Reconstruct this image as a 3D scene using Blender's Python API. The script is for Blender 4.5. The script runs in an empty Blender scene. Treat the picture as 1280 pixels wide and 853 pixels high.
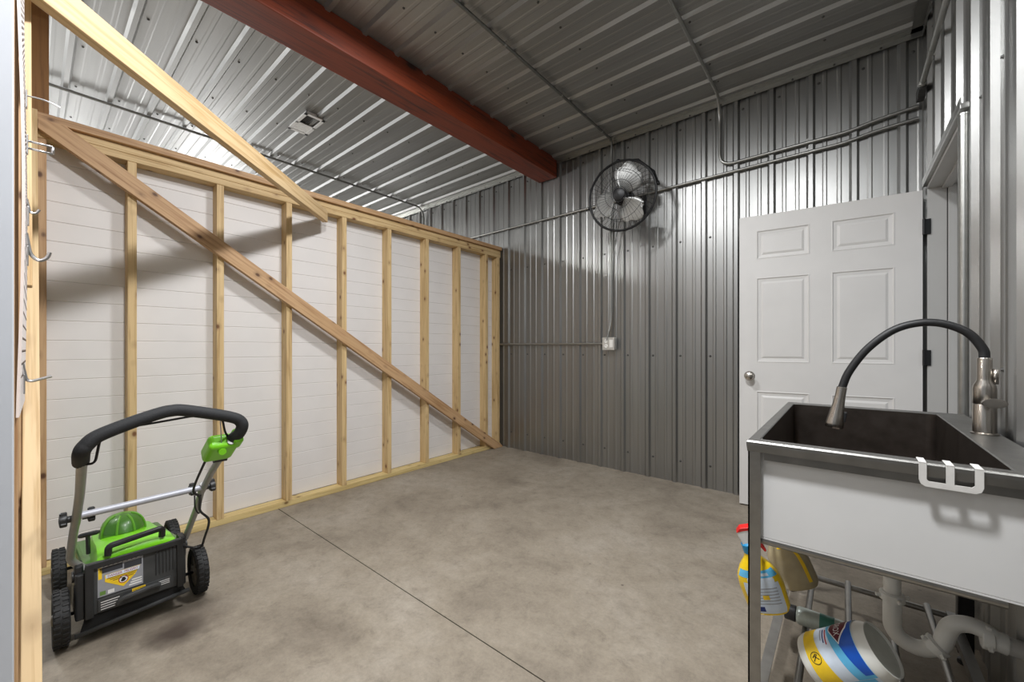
import bpy, bmesh, math, random
from mathutils import Vector, Matrix, Quaternion
random.seed(7)
SC = bpy.context.scene
COL = SC.collection
V = Vector

# ------------------------------------------------------------------ helpers
class MB:
    """collects shapes in a bmesh, in world coordinates"""
    def __init__(s):
        s.bm = bmesh.new()
    def _new(s, verts, faces, mi=0, smooth=False):
        vs = [s.bm.verts.new(v) for v in verts]
        out = []
        for f in faces:
            try:
                fc = s.bm.faces.new([vs[i] for i in f])
            except ValueError:
                continue
            fc.material_index = mi
            fc.smooth = smooth
            out.append(fc)
        return vs, out
    def box(s, a, b, mi=0, bev=0.0, M=None, seg=2):
        a, b = V(a), V(b)
        t = bmesh.new()
        bmesh.ops.create_cube(t, size=1)
        for v in t.verts:
            v.co = V(((a.x + b.x) / 2 + v.co.x * (b.x - a.x), (a.y + b.y) / 2 + v.co.y * (b.y - a.y),
                      (a.z + b.z) / 2 + v.co.z * (b.z - a.z)))
        if bev > 0:
            bmesh.ops.bevel(t, geom=t.edges[:] , offset=bev, segments=seg, affect='EDGES', profile=0.5)
        if M is not None:
            t.transform(M)
        s.merge(t, mi)
        return s
    def merge(s, t, mi=None, smooth=None):
        mp = {}
        for v in t.verts:
            mp[v] = s.bm.verts.new(v.co)
        for f in t.faces:
            try:
                n = s.bm.faces.new([mp[v] for v in f.verts])
            except ValueError:
                continue
            n.material_index = f.material_index if mi is None else mi
            n.smooth = f.smooth if smooth is None else smooth
        t.free()
    def tube(s, pts, r, n=12, mi=0, cap=True, closed=False, flat=None):
        """tube through pts; r a number or list; flat=(vector, k) squashes the section along vector"""
        pts = [V(p) for p in pts]
        N = len(pts)
        rr = r if isinstance(r, (list, tuple)) else [r] * N
        tang = []
        for i in range(N):
            if closed:
                d = pts[(i + 1) % N] - pts[i - 1]
            elif i == 0: d = pts[1] - pts[0]
            elif i == N - 1: d = pts[-1] - pts[-2]
            else:
                d = (pts[i + 1] - pts[i]).normalized() + (pts[i] - pts[i - 1]).normalized()
            tang.append(d.normalized())
        ref = V((0, 0, 1)) if abs(tang[0].z) < .9 else V((1, 0, 0))
        nrm = (ref - tang[0] * ref.dot(tang[0])).normalized()
        rings = []
        for i in range(N):
            if i:
                q = tang[i - 1].rotation_difference(tang[i])
                nrm = q @ nrm
                nrm = (nrm - tang[i] * nrm.dot(tang[i])).normalized()
            bn = tang[i].cross(nrm)
            ring = []
            for k in range(n):
                a = 2 * math.pi * k / n
                o = (nrm * math.cos(a) + bn * math.sin(a)) * rr[i]
                if flat:
                    fv, kk = flat
                    o = o - fv * o.dot(fv) * (1 - kk)
                ring.append(s.bm.verts.new(pts[i] + o))
            rings.append(ring)
        M = N if closed else N - 1
        for i in range(M):
            A, B = rings[i], rings[(i + 1) % N]
            off = 0
            if closed and i == N - 1:
                off = min(range(n), key=lambda o: sum((A[k].co - B[(k + o) % n].co).length for k in range(n)))
            for k in range(n):
                f = s.bm.faces.new([A[k], A[(k + 1) % n], B[(k + 1 + off) % n], B[(k + off) % n]])
                f.smooth = True; f.material_index = mi
        if cap and not closed:
            for ring, fl in ((rings[0], True), (rings[-1], False)):
                f = s.bm.faces.new(ring[::-1] if fl else ring)
                f.material_index = mi
        return s
    def lathe(s, prof, M=None, n=24, mi=0, a0=0, a1=None, cap=True):
        """prof: list of (radius, height) turned about local Z"""
        M = M or Matrix()
        full = a1 is None
        a1 = 2 * math.pi if full else a1
        rings = []
        cnt = n if full else n + 1
        for r, z in prof:
            rings.append([s.bm.verts.new(M @ V((r * math.cos(a0 + (a1 - a0) * k / n), r * math.sin(a0 + (a1 - a0) * k / n), z)))
                          for k in range(cnt)])
        for A, B in zip(rings, rings[1:]):
            for k in range(n):
                k2 = (k + 1) % cnt
                f = s.bm.faces.new([A[k], A[k2], B[k2], B[k]])
                f.smooth = True; f.material_index = mi
        if full and cap:
            for ring, fl in ((rings[0], True), (rings[-1], False)):
                f = s.bm.faces.new(ring[::-1] if fl else ring); f.material_index = mi
        return s
    def prism(s, poly, vec, mi=0, bev=0.0):
        """polygon (3D points) pushed along vec"""
        t = bmesh.new()
        a = [t.verts.new(V(p)) for p in poly]
        b = [t.verts.new(V(p) + V(vec)) for p in poly]
        n = len(a)
        t.faces.new(a[::-1]); t.faces.new(b)
        for i in range(n):
            t.faces.new([a[i], a[(i + 1) % n], b[(i + 1) % n], b[i]])
        bmesh.ops.recalc_face_normals(t, faces=t.faces[:])
        if bev > 0:
            bmesh.ops.bevel(t, geom=t.edges[:], offset=bev, segments=2, affect='EDGES', profile=.5)
        s.merge(t, mi)
        return s
    def sheet(s, grid, mi=0, smooth=True, thick=0.0, nrm=None):
        """grid[i][j] of points"""
        R, Cn = len(grid), len(grid[0])
        vs = [[s.bm.verts.new(V(p)) for p in row] for row in grid]
        for i in range(R - 1):
            for j in range(Cn - 1):
                f = s.bm.faces.new([vs[i][j], vs[i][j + 1], vs[i + 1][j + 1], vs[i + 1][j]])
                f.smooth = smooth; f.material_index = mi
        return s
    def build(s, name, mats, parent=None, sharp=35, recalc=True):
        bm = s.bm
        if recalc:
            bmesh.ops.recalc_face_normals(bm, faces=bm.faces[:])
        lim = math.radians(sharp)
        for e in bm.edges:
            if len(e.link_faces) == 2 and e.calc_face_angle(0) > lim:
                e.smooth = False
        me = bpy.data.meshes.new(name)
        bm.to_mesh(me); bm.free()
        if not isinstance(mats, (list, tuple)): mats = [mats]
        for m in mats: me.materials.append(m)
        o = bpy.data.objects.new(name, me)
        COL.objects.link(o)
        if parent is not None:
            o.parent = parent
            o.matrix_parent_inverse = world(parent).inverted()
        return o

def world(o):
    if o.parent is None:
        return o.matrix_basis.copy()
    return world(o.parent) @ o.matrix_parent_inverse @ o.matrix_basis

def tag(o, label=None, cat=None, group=None, kind=None):
    if label: o['label'] = label
    if cat: o['category'] = cat
    if group: o['group'] = group
    if kind: o['kind'] = kind
    return o
def thing(name, label, cat, loc=(0, 0, 0), group=None):
    o = bpy.data.objects.new(name, None)
    COL.objects.link(o); o.location = loc; o.empty_display_size = .05
    return tag(o, label, cat, group)
def struct(o):
    o['kind'] = 'structure'; return o

def lumber(name, A, B, w, t, face, mat, parent=None, bev=.0025):
    """a board from A to B (centre line); w across, t along the vector face (its thickness); grain along local Z"""
    A, B = V(A), V(B)
    z = (B - A).normalized()
    y = V(face); y = (y - z * y.dot(z)).normalized()
    x = y.cross(z)
    M = Matrix((x, y, z)).transposed().to_4x4()
    M.translation = A
    L = (B - A).length
    mb = MB().box((-w / 2, -t / 2, 0), (w / 2, t / 2, L), bev=bev)
    o = mb.build(name, mat)
    o.matrix_basis = M
    if parent is not None:
        o.parent = parent
        o.matrix_parent_inverse = world(parent).inverted()
    return o

def arc(c, u, v, r, a0, a1, n=10):
    c, u, v = V(c), V(u), V(v)
    return [c + u * (r * math.cos(math.radians(a0 + (a1 - a0) * i / n))) + v * (r * math.sin(math.radians(a0 + (a1 - a0) * i / n))) for i in range(n + 1)]
def rounded(pts, r, n=6):
    """polyline with corners rounded by radius r"""
    pts = [V(p) for p in pts]
    out = [pts[0]]
    for i in range(1, len(pts) - 1):
        p, a, b = pts[i], pts[i - 1], pts[i + 1]
        da, db = (a - p), (b - p)
        la, lb = da.length, db.length
        k = min(r, la * .48, lb * .48)
        s_, e_ = p + da.normalized() * k, p + db.normalized() * k
        for j in range(n + 1):
            t = j / n
            out.append(s_ * (1 - t) ** 2 + p * (2 * t * (1 - t)) + e_ * t ** 2)
    out.append(pts[-1])
    return out
def smooth_path(pts, n=8):
    pts = [V(p) for p in pts]
    P = [pts[0] * 2 - pts[1]] + pts + [pts[-1] * 2 - pts[-2]]
    out = []
    for i in range(1, len(P) - 2):
        for j in range(n):
            t = j / n
            a, b, c, d = P[i - 1], P[i], P[i + 1], P[i + 2]
            out.append(.5 * ((2 * b) + (c - a) * t + (2 * a - 5 * b + 4 * c - d) * t * t + (3 * b - a - 3 * c + d) * t ** 3))
    out.append(pts[-1])
    return out
def frame(o, x, y):
    """matrix with local x, y axes given (z = x cross y)"""
    x = V(x).normalized(); y = V(y); y = (y - x * y.dot(x)).normalized(); z = x.cross(y)
    M = Matrix((x, y, z)).transposed().to_4x4(); M.translation = V(o)
    return M
def axis(o, z):
    z = V(z).normalized()
    M = z.to_track_quat('Z', 'Y').to_matrix().to_4x4(); M.translation = V(o)
    return M

_tc = {}
def text_polys(body, size):
    """outline mesh of writing, centred: (verts2d, faces)"""
    k = (body, size)
    if k in _tc: return _tc[k]
    cu = bpy.data.curves.new('txt', 'FONT'); cu.body = body; cu.size = size
    cu.align_x = 'CENTER'; cu.align_y = 'CENTER'; cu.resolution_u = 3
    o = bpy.data.objects.new('txt', cu); COL.objects.link(o)
    dg = bpy.context.evaluated_depsgraph_get()
    me = bpy.data.meshes.new_from_object(o.evaluated_get(dg))
    r = ([(v.co.x, v.co.y) for v in me.vertices], [tuple(p.vertices) for p in me.polygons])
    bpy.data.objects.remove(o); bpy.data.meshes.remove(me); bpy.data.curves.remove(cu)
    _tc[k] = r
    return r
def put_text(mb, body, size, fn, mi=0, sx=1.0):
    vs, fs = text_polys(body, size)
    mb._new([fn(x * sx, y) for x, y in vs], fs, mi)

# ------------------------------------------------------------------ materials
def s2l(c):
    return tuple((x / 255 / 12.92 if x / 255 <= .04045 else ((x / 255 + .055) / 1.055) ** 2.4) for x in c)
def new_mat(name):
    m = bpy.data.materials.new(name); m.use_nodes = True
    nt = m.node_tree; b = nt.nodes['Principled BSDF']
    return m, nt, b
def N(nt, t, **kw):
    n = nt.nodes.new(t)
    for k, v in kw.items():
        if k in n.inputs: n.inputs[k].default_value = v
        else: setattr(n, k, v)
    return n
def coords(nt, scale=(1, 1, 1), rnd=False):
    tc = N(nt, 'ShaderNodeTexCoord'); mp = N(nt, 'ShaderNodeMapping')
    mp.inputs['Scale'].default_value = scale
    nt.links.new(tc.outputs['Object'], mp.inputs['Vector'])
    if rnd:
        oi = N(nt, 'ShaderNodeObjectInfo')
        mu = N(nt, 'ShaderNodeMath', operation='MULTIPLY'); mu.inputs[1].default_value = 37.0
        nt.links.new(oi.outputs['Random'], mu.inputs[0])
        cb = N(nt, 'ShaderNodeCombineXYZ')
        for i in range(3): nt.links.new(mu.outputs[0], cb.inputs[i])
        nt.links.new(cb.outputs[0], mp.inputs['Location'])
    return mp.outputs['Vector']
def ramp(nt, fac, stops):
    r = N(nt, 'ShaderNodeValToRGB')
    e = r.color_ramp.elements
    while len(e) > 1: e.remove(e[-1])
    e[0].position = stops[0][0]; e[0].color = (*stops[0][1], 1)
    for p, c in stops[1:]:
        q = e.new(p); q.color = (*c, 1)
    nt.links.new(fac, r.inputs['Fac'])
    return r.outputs['Color']
def mix(nt, fac, a, b, mode='MIX'):
    m = N(nt, 'ShaderNodeMix', data_type='RGBA', blend_type=mode)
    for s, v in ((m.inputs[0], fac), (m.inputs[6], a), (m.inputs[7], b)):
        if hasattr(v, 'links'): nt.links.new(v, s)
        elif isinstance(v, (int, float)): s.default_value = v
        else: s.default_value = (*v, 1)
    return m.outputs[2]
def plain(name, rgb, rough=.5, metal=0.0, noise=.06, scale=40, coat=0.0, spec=.5, bump=0.0):
    """one colour with a faint procedural mottling"""
    m, nt, b = new_mat(name)
    c = s2l(rgb)
    vec = coords(nt)
    n = N(nt, 'ShaderNodeTexNoise', Scale=scale, Detail=4.0)
    nt.links.new(vec, n.inputs['Vector'])
    lo = tuple(x * (1 - noise) for x in c); hi = tuple(min(1, x * (1 + noise)) for x in c)
    nt.links.new(ramp(nt, n.outputs['Fac'], [(.3, lo), (.7, hi)]), b.inputs['Base Color'])
    b.inputs['Roughness'].default_value = rough; b.inputs['Metallic'].default_value = metal
    b.inputs['Coat Weight'].default_value = coat
    b.inputs['Specular IOR Level'].default_value = spec
    if bump:
        bp = N(nt, 'ShaderNodeBump', Strength=bump, Distance=.002)
        nt.links.new(n.outputs['Fac'], bp.inputs['Height']); nt.links.new(bp.outputs[0], b.inputs['Normal'])
    return m
def metal_panel(name, rgb, rough, stretch, met=.9):
    m, nt, b = new_mat(name)
    c = s2l(rgb)
    vec = coords(nt, stretch)
    n = N(nt, 'ShaderNodeTexNoise', Scale=6.0, Detail=5.0, Roughness=.6)
    nt.links.new(vec, n.inputs['Vector'])
    lo = tuple(x * .88 for x in c); hi = tuple(min(1, x * 1.1) for x in c)
    nt.links.new(ramp(nt, n.outputs['Fac'], [(.3, lo), (.7, hi)]), b.inputs['Base Color'])
    v2 = coords(nt)
    n2 = N(nt, 'ShaderNodeTexNoise', Scale=160.0, Detail=3.0)
    nt.links.new(v2, n2.inputs['Vector'])
    mr = N(nt, 'ShaderNodeMapRange'); mr.inputs['To Min'].default_value = rough - .05; mr.inputs['To Max'].default_value = rough + .07
    nt.links.new(n2.outputs['Fac'], mr.inputs['Value']); nt.links.new(mr.outputs[0], b.inputs['Roughness'])
    b.inputs['Metallic'].default_value = met
    return m
def wood(name, light, dark, knot, knots=True, rough=.6, ring=.5, ks=(12.0, 12.0, 8.0), kth=.15):
    m, nt, b = new_mat(name)
    vec = coords(nt, (1, 1, .06), rnd=True)
    n = N(nt, 'ShaderNodeTexNoise', Scale=38.0, Detail=5.0, Roughness=.55, Distortion=.6)
    nt.links.new(vec, n.inputs['Vector'])
    c1 = ramp(nt, n.outputs['Fac'], [(.3, s2l(dark)), (.48, s2l(light)), (.75, tuple(min(1, x * 1.08) for x in s2l(light)))])
    v4 = coords(nt, (1, 1, .025), rnd=True)
    n4 = N(nt, 'ShaderNodeTexNoise', Scale=95.0, Detail=2.0, Distortion=.3)
    nt.links.new(v4, n4.inputs['Vector'])
    c1 = mix(nt, .8, c1, ramp(nt, n4.outputs['Fac'], [(.36, (.78, .72, .64)), (.5, (1, 1, 1))]), 'MULTIPLY')
    v3 = coords(nt, (1, 1, .25), rnd=True)
    n3 = N(nt, 'ShaderNodeTexNoise', Scale=5.0, Detail=2.0)
    nt.links.new(v3, n3.inputs['Vector'])
    tint = ramp(nt, n3.outputs['Fac'], [(.35, (.86, .83, .78)), (.65, (1, 1, 1))])
    col = mix(nt, ring, c1, tint, 'MULTIPLY')
    if knots:
        v2 = coords(nt, ks, rnd=True)
        vo = N(nt, 'ShaderNodeTexVoronoi', Scale=1.0)
        nt.links.new(v2, vo.inputs['Vector'])
        kf = ramp(nt, vo.outputs['Distance'], [(0, (1, 1, 1)), (kth * .55, (.9, .9, .9)), (kth, (.25, .25, .25)), (kth * 1.9, (0, 0, 0))])
        col = mix(nt, kf, col, s2l(knot))
    nt.links.new(col, b.inputs['Base Color'])
    b.inputs['Roughness'].default_value = rough
    bp = N(nt, 'ShaderNodeBump', Strength=.15, Distance=.001)
    nt.links.new(n.outputs['Fac'], bp.inputs['Height']); nt.links.new(bp.outputs[0], b.inputs['Normal'])
    return m
def concrete():
    m, nt, b = new_mat('concrete')
    vec = coords(nt)
    a = N(nt, 'ShaderNodeTexNoise', Scale=1.6, Detail=8.0, Roughness=.62, Distortion=.4)
    f = N(nt, 'ShaderNodeTexNoise', Scale=13.0, Detail=10.0, Roughness=.78, Distortion=.35)
    g = N(nt, 'ShaderNodeTexNoise', Scale=70.0, Detail=4.0, Roughness=.7)
    for q in (a, f, g): nt.links.new(vec, q.inputs['Vector'])
    base = ramp(nt, a.outputs['Fac'], [(.3, s2l((118, 108, 95))), (.5, s2l((145, 135, 120))), (.72, s2l((160, 151, 138)))])
    fine = ramp(nt, f.outputs['Fac'], [(.3, (.64, .63, .62)), (.45, (.9, .895, .89)), (.56, (1, 1, 1)), (.7, (1.1, 1.1, 1.1))])
    grit = ramp(nt, g.outputs['Fac'], [(.35, (.9, .9, .9)), (.6, (1.03, 1.03, 1.03))])
    col = mix(nt, 1.0, mix(nt, 1.0, base, fine, 'MULTIPLY'), grit, 'MULTIPLY')
    # small dark specks
    vo = N(nt, 'ShaderNodeTexVoronoi', Scale=4.2)
    nt.links.new(vec, vo.inputs['Vector'])
    sp = ramp(nt, vo.outputs['Distance'], [(0, (1, 1, 1)), (.022, (.8, .8, .8)), (.035, (0, 0, 0))])
    col = mix(nt, sp, col, s2l((84, 74, 66)))
    # an oily stain beside the mower
    tc = N(nt, 'ShaderNodeTexCoord')
    def blot(x, y, r0, r1, strength, colr, col):
        mp = N(nt, 'ShaderNodeMapping'); mp.inputs['Location'].default_value = (-x, -y, 0)
        nt.links.new(tc.outputs['Object'], mp.inputs['Vector'])
        nz = N(nt, 'ShaderNodeTexNoise', Scale=14.0, Detail=3.0)
        nt.links.new(mp.outputs[0], nz.inputs['Vector'])
        ad = N(nt, 'ShaderNodeVectorMath', operation='MULTIPLY_ADD')
        ad.inputs[1].default_value = (.09, .09, 0); 
        nt.links.new(nz.outputs['Color'], ad.inputs[0]); nt.links.new(mp.outputs[0], ad.inputs[2])
        sb = N(nt, 'ShaderNodeVectorMath', operation='SUBTRACT'); sb.inputs[1].default_value = (.045, .045, 0)
        nt.links.new(ad.outputs[0], sb.inputs[0])
        ml = N(nt, 'ShaderNodeVectorMath', operation='MULTIPLY'); ml.inputs[1].default_value = (1, 1, 0)
        nt.links.new(sb.outputs[0], ml.inputs[0])
        ln = N(nt, 'ShaderNodeVectorMath', operation='LENGTH')
        nt.links.new(ml.outputs[0], ln.inputs[0])
        st = ramp(nt, ln.outputs['Value'], [(r0, (strength,) * 3), (r1, (0, 0, 0))])
        return mix(nt, st, col, s2l(colr))
    col = blot(-2.02, .365, .03, .12, .95, (60, 50, 44), col)
    col = blot(-2.10, .41, .04, .22, .55, (84, 73, 64), col)
    nt.links.new(col, b.inputs['Base Color'])
    b.inputs['Roughness'].default_value = .62
    bp = N(nt, 'ShaderNodeBump', Strength=.25, Distance=.003)
    nt.links.new(g.outputs['Fac'], bp.inputs['Height']); nt.links.new(bp.outputs[0], b.inputs['Normal'])
    return m

M = {}
M['wallmetal'] = metal_panel('galvanised_wall', (158, 158, 156), .34, (1, 1, .05), .9)
M['ceilmetal'] = metal_panel('galvanised_ceiling', (162, 162, 160), .5, (.05, 1, 1), .78)
M['screw'] = plain('screw_heads', (96, 96, 94), .45, .7)
M['pine'] = wood('pine_lumber', (212, 184, 136), (182, 150, 100), (104, 60, 30))
M['pine_pale'] = wood('pale_pine', (222, 194, 150), (202, 168, 118), (118, 72, 38), ks=(8., 8., 4.), kth=.12)
M['pine_brown'] = wood('brown_pine', (196, 160, 120), (166, 126, 88), (82, 48, 28))
M['treated'] = wood('treated_pine', (214, 192, 136), (188, 164, 106), (110, 80, 44))
M['post'] = wood('post_timber', (150, 106, 56), (126, 86, 42), (80, 50, 26), knots=False)
M['beam'] = wood('red_stained_timber', (124, 50, 20), (70, 24, 8), (28, 10, 6), ks=(5.5, 5.5, 2.4), kth=.13, rough=.5)
M['floor'] = concrete()
M['shiplap'] = plain('white_boards', (222, 218, 215), .55, noise=.025, scale=6)
M['jamb'] = plain('jamb_white', (200, 203, 209), .5, noise=.02, scale=5)
M['door'] = plain('door_white', (216, 214, 211), .45, noise=.02, scale=8)
M['doorframe'] = plain('frame_white', (178, 177, 174), .5, noise=.02, scale=8)
M['dark'] = plain('dark_gap', (26, 26, 26), .8)
M['emt'] = plain('conduit_steel', (170, 170, 166), .34, .9, noise=.06, scale=30)
M['emtdark'] = plain('conduit_dull', (128, 128, 124), .45, .85, noise=.06, scale=30)
M['castbox'] = plain('box_steel', (206, 204, 198), .4, .55)
M['outlet'] = plain('outlet_white', (236, 234, 228), .4)
M['lb'] = plain('cast_fitting', (74, 74, 74), .5, .7)
M['blackmetal'] = plain('black_paint', (24, 24, 25), .42, .2)
M['blade'] = plain('fan_blade_grey', (170, 170, 167), .38, .45)
M['ventwhite'] = plain('vent_white', (232, 232, 230), .5)
M['ventdark'] = plain('vent_dark', (100, 100, 100), .7)
M['steel'] = plain('brushed_steel', (150, 148, 144), .33, .95, noise=.1, scale=25)
M['steel_rim'] = plain('rim_steel', (128, 127, 124), .4, .9, noise=.12, scale=22)
M['basin'] = plain('basin_steel', (98, 90, 84), .32, .92, noise=.2, scale=18)
M['apron'] = plain('white_coating', (212, 212, 211), .6, noise=.02, scale=9)
M['nickel'] = plain('brushed_nickel', (188, 182, 174), .26, 1.0, noise=.05, scale=60)
M['blackrubber'] = plain('black_rubber', (30, 30, 31), .5)
M['hookwhite'] = plain('white_painted_wire', (214, 212, 208), .4, noise=.06, scale=50)
M['pvc'] = plain('white_pvc', (222, 222, 218), .38, noise=.03, scale=10)
M['pvcgrey'] = plain('grey_pvc', (192, 191, 188), .4, noise=.03, scale=10)
M['green'] = plain('lime_plastic', (122, 206, 26), .38, noise=.04, scale=14, coat=.15)
M['dkgreen'] = plain('deep_green_plastic', (60, 108, 28), .4, noise=.08, scale=14, coat=.2)
M['void'] = plain('matt_black_rubber', (16, 16, 16), .9)
M['midgreen'] = plain('mid_green_plastic', (90, 146, 38), .45, noise=.08, scale=14, coat=.1)
M['black'] = plain('black_plastic', (36, 37, 38), .45, noise=.1, scale=30)
M['black2'] = plain('dusty_black_plastic', (62, 63, 63), .6, noise=.25, scale=16)
M['foam'] = plain('black_foam', (34, 35, 37), .75, noise=.15, scale=220, bump=.4)
M['tube'] = plain('grey_tube', (162, 162, 160), .45, .3, noise=.05)
M['tubesilver'] = plain('silver_tube', (176, 178, 186), .5, .3, noise=.04)
M['tyre'] = plain('tyre_rubber', (34, 34, 34), .7, noise=.2, scale=40)
M['hubgrey'] = plain('wheel_hub', (118, 112, 100), .55, noise=.15, scale=30)
M['rim_side'] = plain('wheel_side', (58, 57, 54), .6, noise=.15)
M['lab_grey'] = plain('label_grey', (150, 152, 158), .5)
M['lab_dk'] = plain('label_dark', (52, 54, 60), .5)
M['lab_white'] = plain('label_white', (232, 232, 230), .45)
M['lab_yellow'] = plain('label_yellow', (246, 206, 40), .45)
M['lab_orange'] = plain('label_green', (104, 140, 66), .45)
M['ink'] = plain('ink_black', (24, 22, 24), .6)
M['inkred'] = plain('ink_red', (170, 30, 36), .5)
M['inkwhite'] = plain('ink_white', (240, 240, 240), .5)
M['lab_blue'] = plain('label_blue', (8, 84, 190), .35)
M['lab_sky'] = plain('label_sky', (96, 186, 232), .35)
M['lab_pale'] = plain('label_pale', (212, 224, 238), .4)
M['lab_maroon'] = plain('label_maroon', (96, 16, 44), .35)
M['lab_navy'] = plain('label_navy', (22, 44, 110), .35)
M['milk'] = plain('milky_plastic', (222, 222, 216), .3, noise=.02, coat=.2)
M['milkin'] = plain('milky_inside', (190, 192, 184), .4)
M['canbody'] = plain('can_grey_green', (168, 176, 170), .35, .35, noise=.12, scale=60)
M['teal'] = plain('can_teal', (54, 110, 98), .4)
M['bottleyellow'] = plain('bottle_yellow', (246, 208, 20), .3, coat=.3, noise=.03)
M['bottleclear'] = plain('amber_plastic', (170, 158, 128), .25, coat=.4, noise=.12, scale=18)
M['spraywhite'] = plain('trigger_white', (238, 238, 236), .35)
M['sprayred'] = plain('trigger_red', (206, 34, 32), .35)
M['blue'] = plain('collar_blue', (38, 150, 206), .35)
M['peg'] = plain('pegboard_white', (232, 224, 220), .5, noise=.03)
M['peghole'] = plain('pegboard_holes', (96, 84, 76), .8)
M['chrome'] = plain('zinc_hook', (196, 196, 196), .28, .95)

# ------------------------------------------------------------------ room numbers (metres)
YB = 3.4517      # back metal wall, flat of the sheet
ZC = 3.053       # ceiling sheet
XR = .38         # right metal wall, flat of the sheet
XS = -3.0265     # room face of the studs on the left
XP = XS - .0889  # white boards behind the studs
XFAR = -9.5
YNEAR = -3.2

def profile(c0, period, lo, hi, h=.019, base=.052, top=.024, mh=.0035):
    """(position, height) list of ribbed sheet between lo and hi; big ribs at c0 + k*period"""
    pts = []
    k = math.floor((lo - c0) / period) - 1
    while c0 + k * period < hi + period:
        c = c0 + k * period
        seg = [(-base / 2, 0), (-top / 2, h), (top / 2, h), (base / 2, 0)]
        for f in (1 / 3, 2 / 3):
            p = period * f
            seg += [(p - .014, 0), (p - .007, mh), (p + .007, mh), (p + .014, 0)]
        pts += [(c + a, b) for a, b in seg]
        k += 1
    ins = [p for p in pts if lo < p[0] < hi]
    return [(lo, 0)] + ins + [(hi, 0)]
def hexhead(mb, p, n, r=.006, t=.006, mi=1):
    mb.lathe([(r * 1.5, 0), (r * 1.5, t * .25), (r, t * .3), (r, t), (r * .7, t * 1.1)], axis(p, n), n=8, mi=mi)

# floor: two slabs with a saw cut between them
mb = MB()
mb.box((XFAR, YNEAR, -.12), (2.2, 1.0985, 0), bev=.0)
mb.box((XFAR, 1.1035, -.12), (2.2, 5.2, 0), bev=.0)
mb.box((XFAR, 1.09, -.13), (2.2, 1.11, -.011), mi=1)
struct(mb.build('floor', [M['floor'], M['dark']]))

# back metal wall
mb = MB()
pr = profile(-2.6809 - .018, .2286, XFAR, .42)
mb.sheet([[(x, YB - hgt, 0) for x, hgt in pr], [(x, YB - hgt, ZC + .02) for x, hgt in pr]], smooth=False)
mb.box((XFAR, YB + .002, 0), (.52, YB + .06, ZC + .1), mi=0)
for z in (.18, 1.055, 2.0, 2.93):
    for k in range(-26, 14):
        x = -2.6809 - .018 + .2286 * k + .045
        if XFAR < x < .38: hexhead(mb, (x, YB, z), (0, -1, 0))
struct(mb.build('wall_back', [M['wallmetal'], M['screw']], recalc=False, sharp=10))

# right metal wall with the doorway cut out
DY0, DY1, DZ = 2.385, 3.375, 2.075
mb = MB()
def rsheet(lo, hi, z0, z1):
    p = profile(2.265 - .26 * 20, .26, lo, hi, h=.019, base=.05, top=.026)
    mb.sheet([[(XR - hgt, y, z0) for y, hgt in p], [(XR - hgt, y, z1) for y, hgt in p]], smooth=False)
rsheet(YNEAR, DY0, 0, ZC); rsheet(DY0, DY1, DZ, ZC); rsheet(DY1, YB, 0, ZC)
mb.box((XR + .002, YNEAR, 0), (XR + .12, DY0, ZC + .1)); mb.box((XR + .002, DY0, DZ + .03), (XR + .12, DY1, ZC + .1))
for z in (1.05, 2.03, 2.93):
    for k in range(-6, 6):
        y = 2.265 + .26 * k - .06
        if YNEAR < y < YB and not (DY0 - .03 < y < DY1 and z < 2.1): hexhead(mb, (XR, y, z), (-1, 0, 0), r=.005)
struct(mb.build('wall_right', [M['wallmetal'], M['screw']], recalc=False, sharp=10))

# ceiling sheet, ribs run across the room
mb = MB()
pr = profile(1.992, .2286, YNEAR, YB, h=.02, base=.05, top=.024, mh=.0016)
mb.sheet([[(XFAR, y, ZC - hgt) for y, hgt in pr], [(XR + .1, y, ZC - hgt) for y, hgt in pr]], smooth=False)
mb.box((XFAR, YNEAR, ZC + .003), (XR + .15, YB + .06, ZC + .05))
for j in range(-10, 7):
    x = -1.93 + .61 * j * 1.0
    if not (XFAR < x < XR - .05): continue
    for k in range(-14, 7):
        y = 1.992 + .2286 * k + .05
        if YNEAR < y < YB - .03: hexhead(mb, (x, y, ZC), (0, 0, -1), r=.005)
struct(mb.build('ceiling', [M['ceilmetal'], M['screw']], recalc=False, sharp=10))

# angle trim where ceiling meets back wall, and corner trim
mb = MB()
mb.box((XFAR, YB - .026, ZC - .055), (XR - .02, YB - .022, ZC - .018)); mb.box((XFAR, YB - .075, ZC - .024), (XR - .02, YB - .022, ZC - .02))
for k in range(-14, 9):
    hexhead(mb, (-1.2 + .2286 * k * 1.0, YB - .026, ZC - .045), (0, -1, 0), r=.0045)
struct(mb.build('trim_1', [M['emt'], M['screw']]))
mb = MB()
mb.box((XR - .024, YNEAR, ZC - .055), (XR - .02, YB - .02, ZC - .018)); mb.box((XR - .075, YNEAR, ZC - .024), (XR - .02, YB - .02, ZC - .02))
for k in range(-2, 10):
    hexhead(mb, (XR - .024, 1.0 + .26 * k, ZC - .045), (-1, 0, 0), r=.0045)
struct(mb.build('trim_2', [M['emtdark'], M['screw']]))
# bent steel trim down the near side of the doorway and across its head
mb = MB()
mb.tube([(XR - .016, DY0 - .004, 0), (XR - .016, DY0 - .004, DZ - .03)], .017, n=16)
mb.tube([(XR - .016, DY0 - .004, DZ - .03), (XR - .016, DY0 - .004, DZ - .022)], .019, n=16)
mb.box((XR - .03, DY0 - .02, DZ - .005), (XR + .02, DY1 + .005, DZ + .018), bev=.002)
mb.box((XR - .03, DY0 - .02, DZ + .012), (XR - .026, DY1 + .005, DZ + .04))
struct(mb.build('trim_3', M['emt']))

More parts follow.
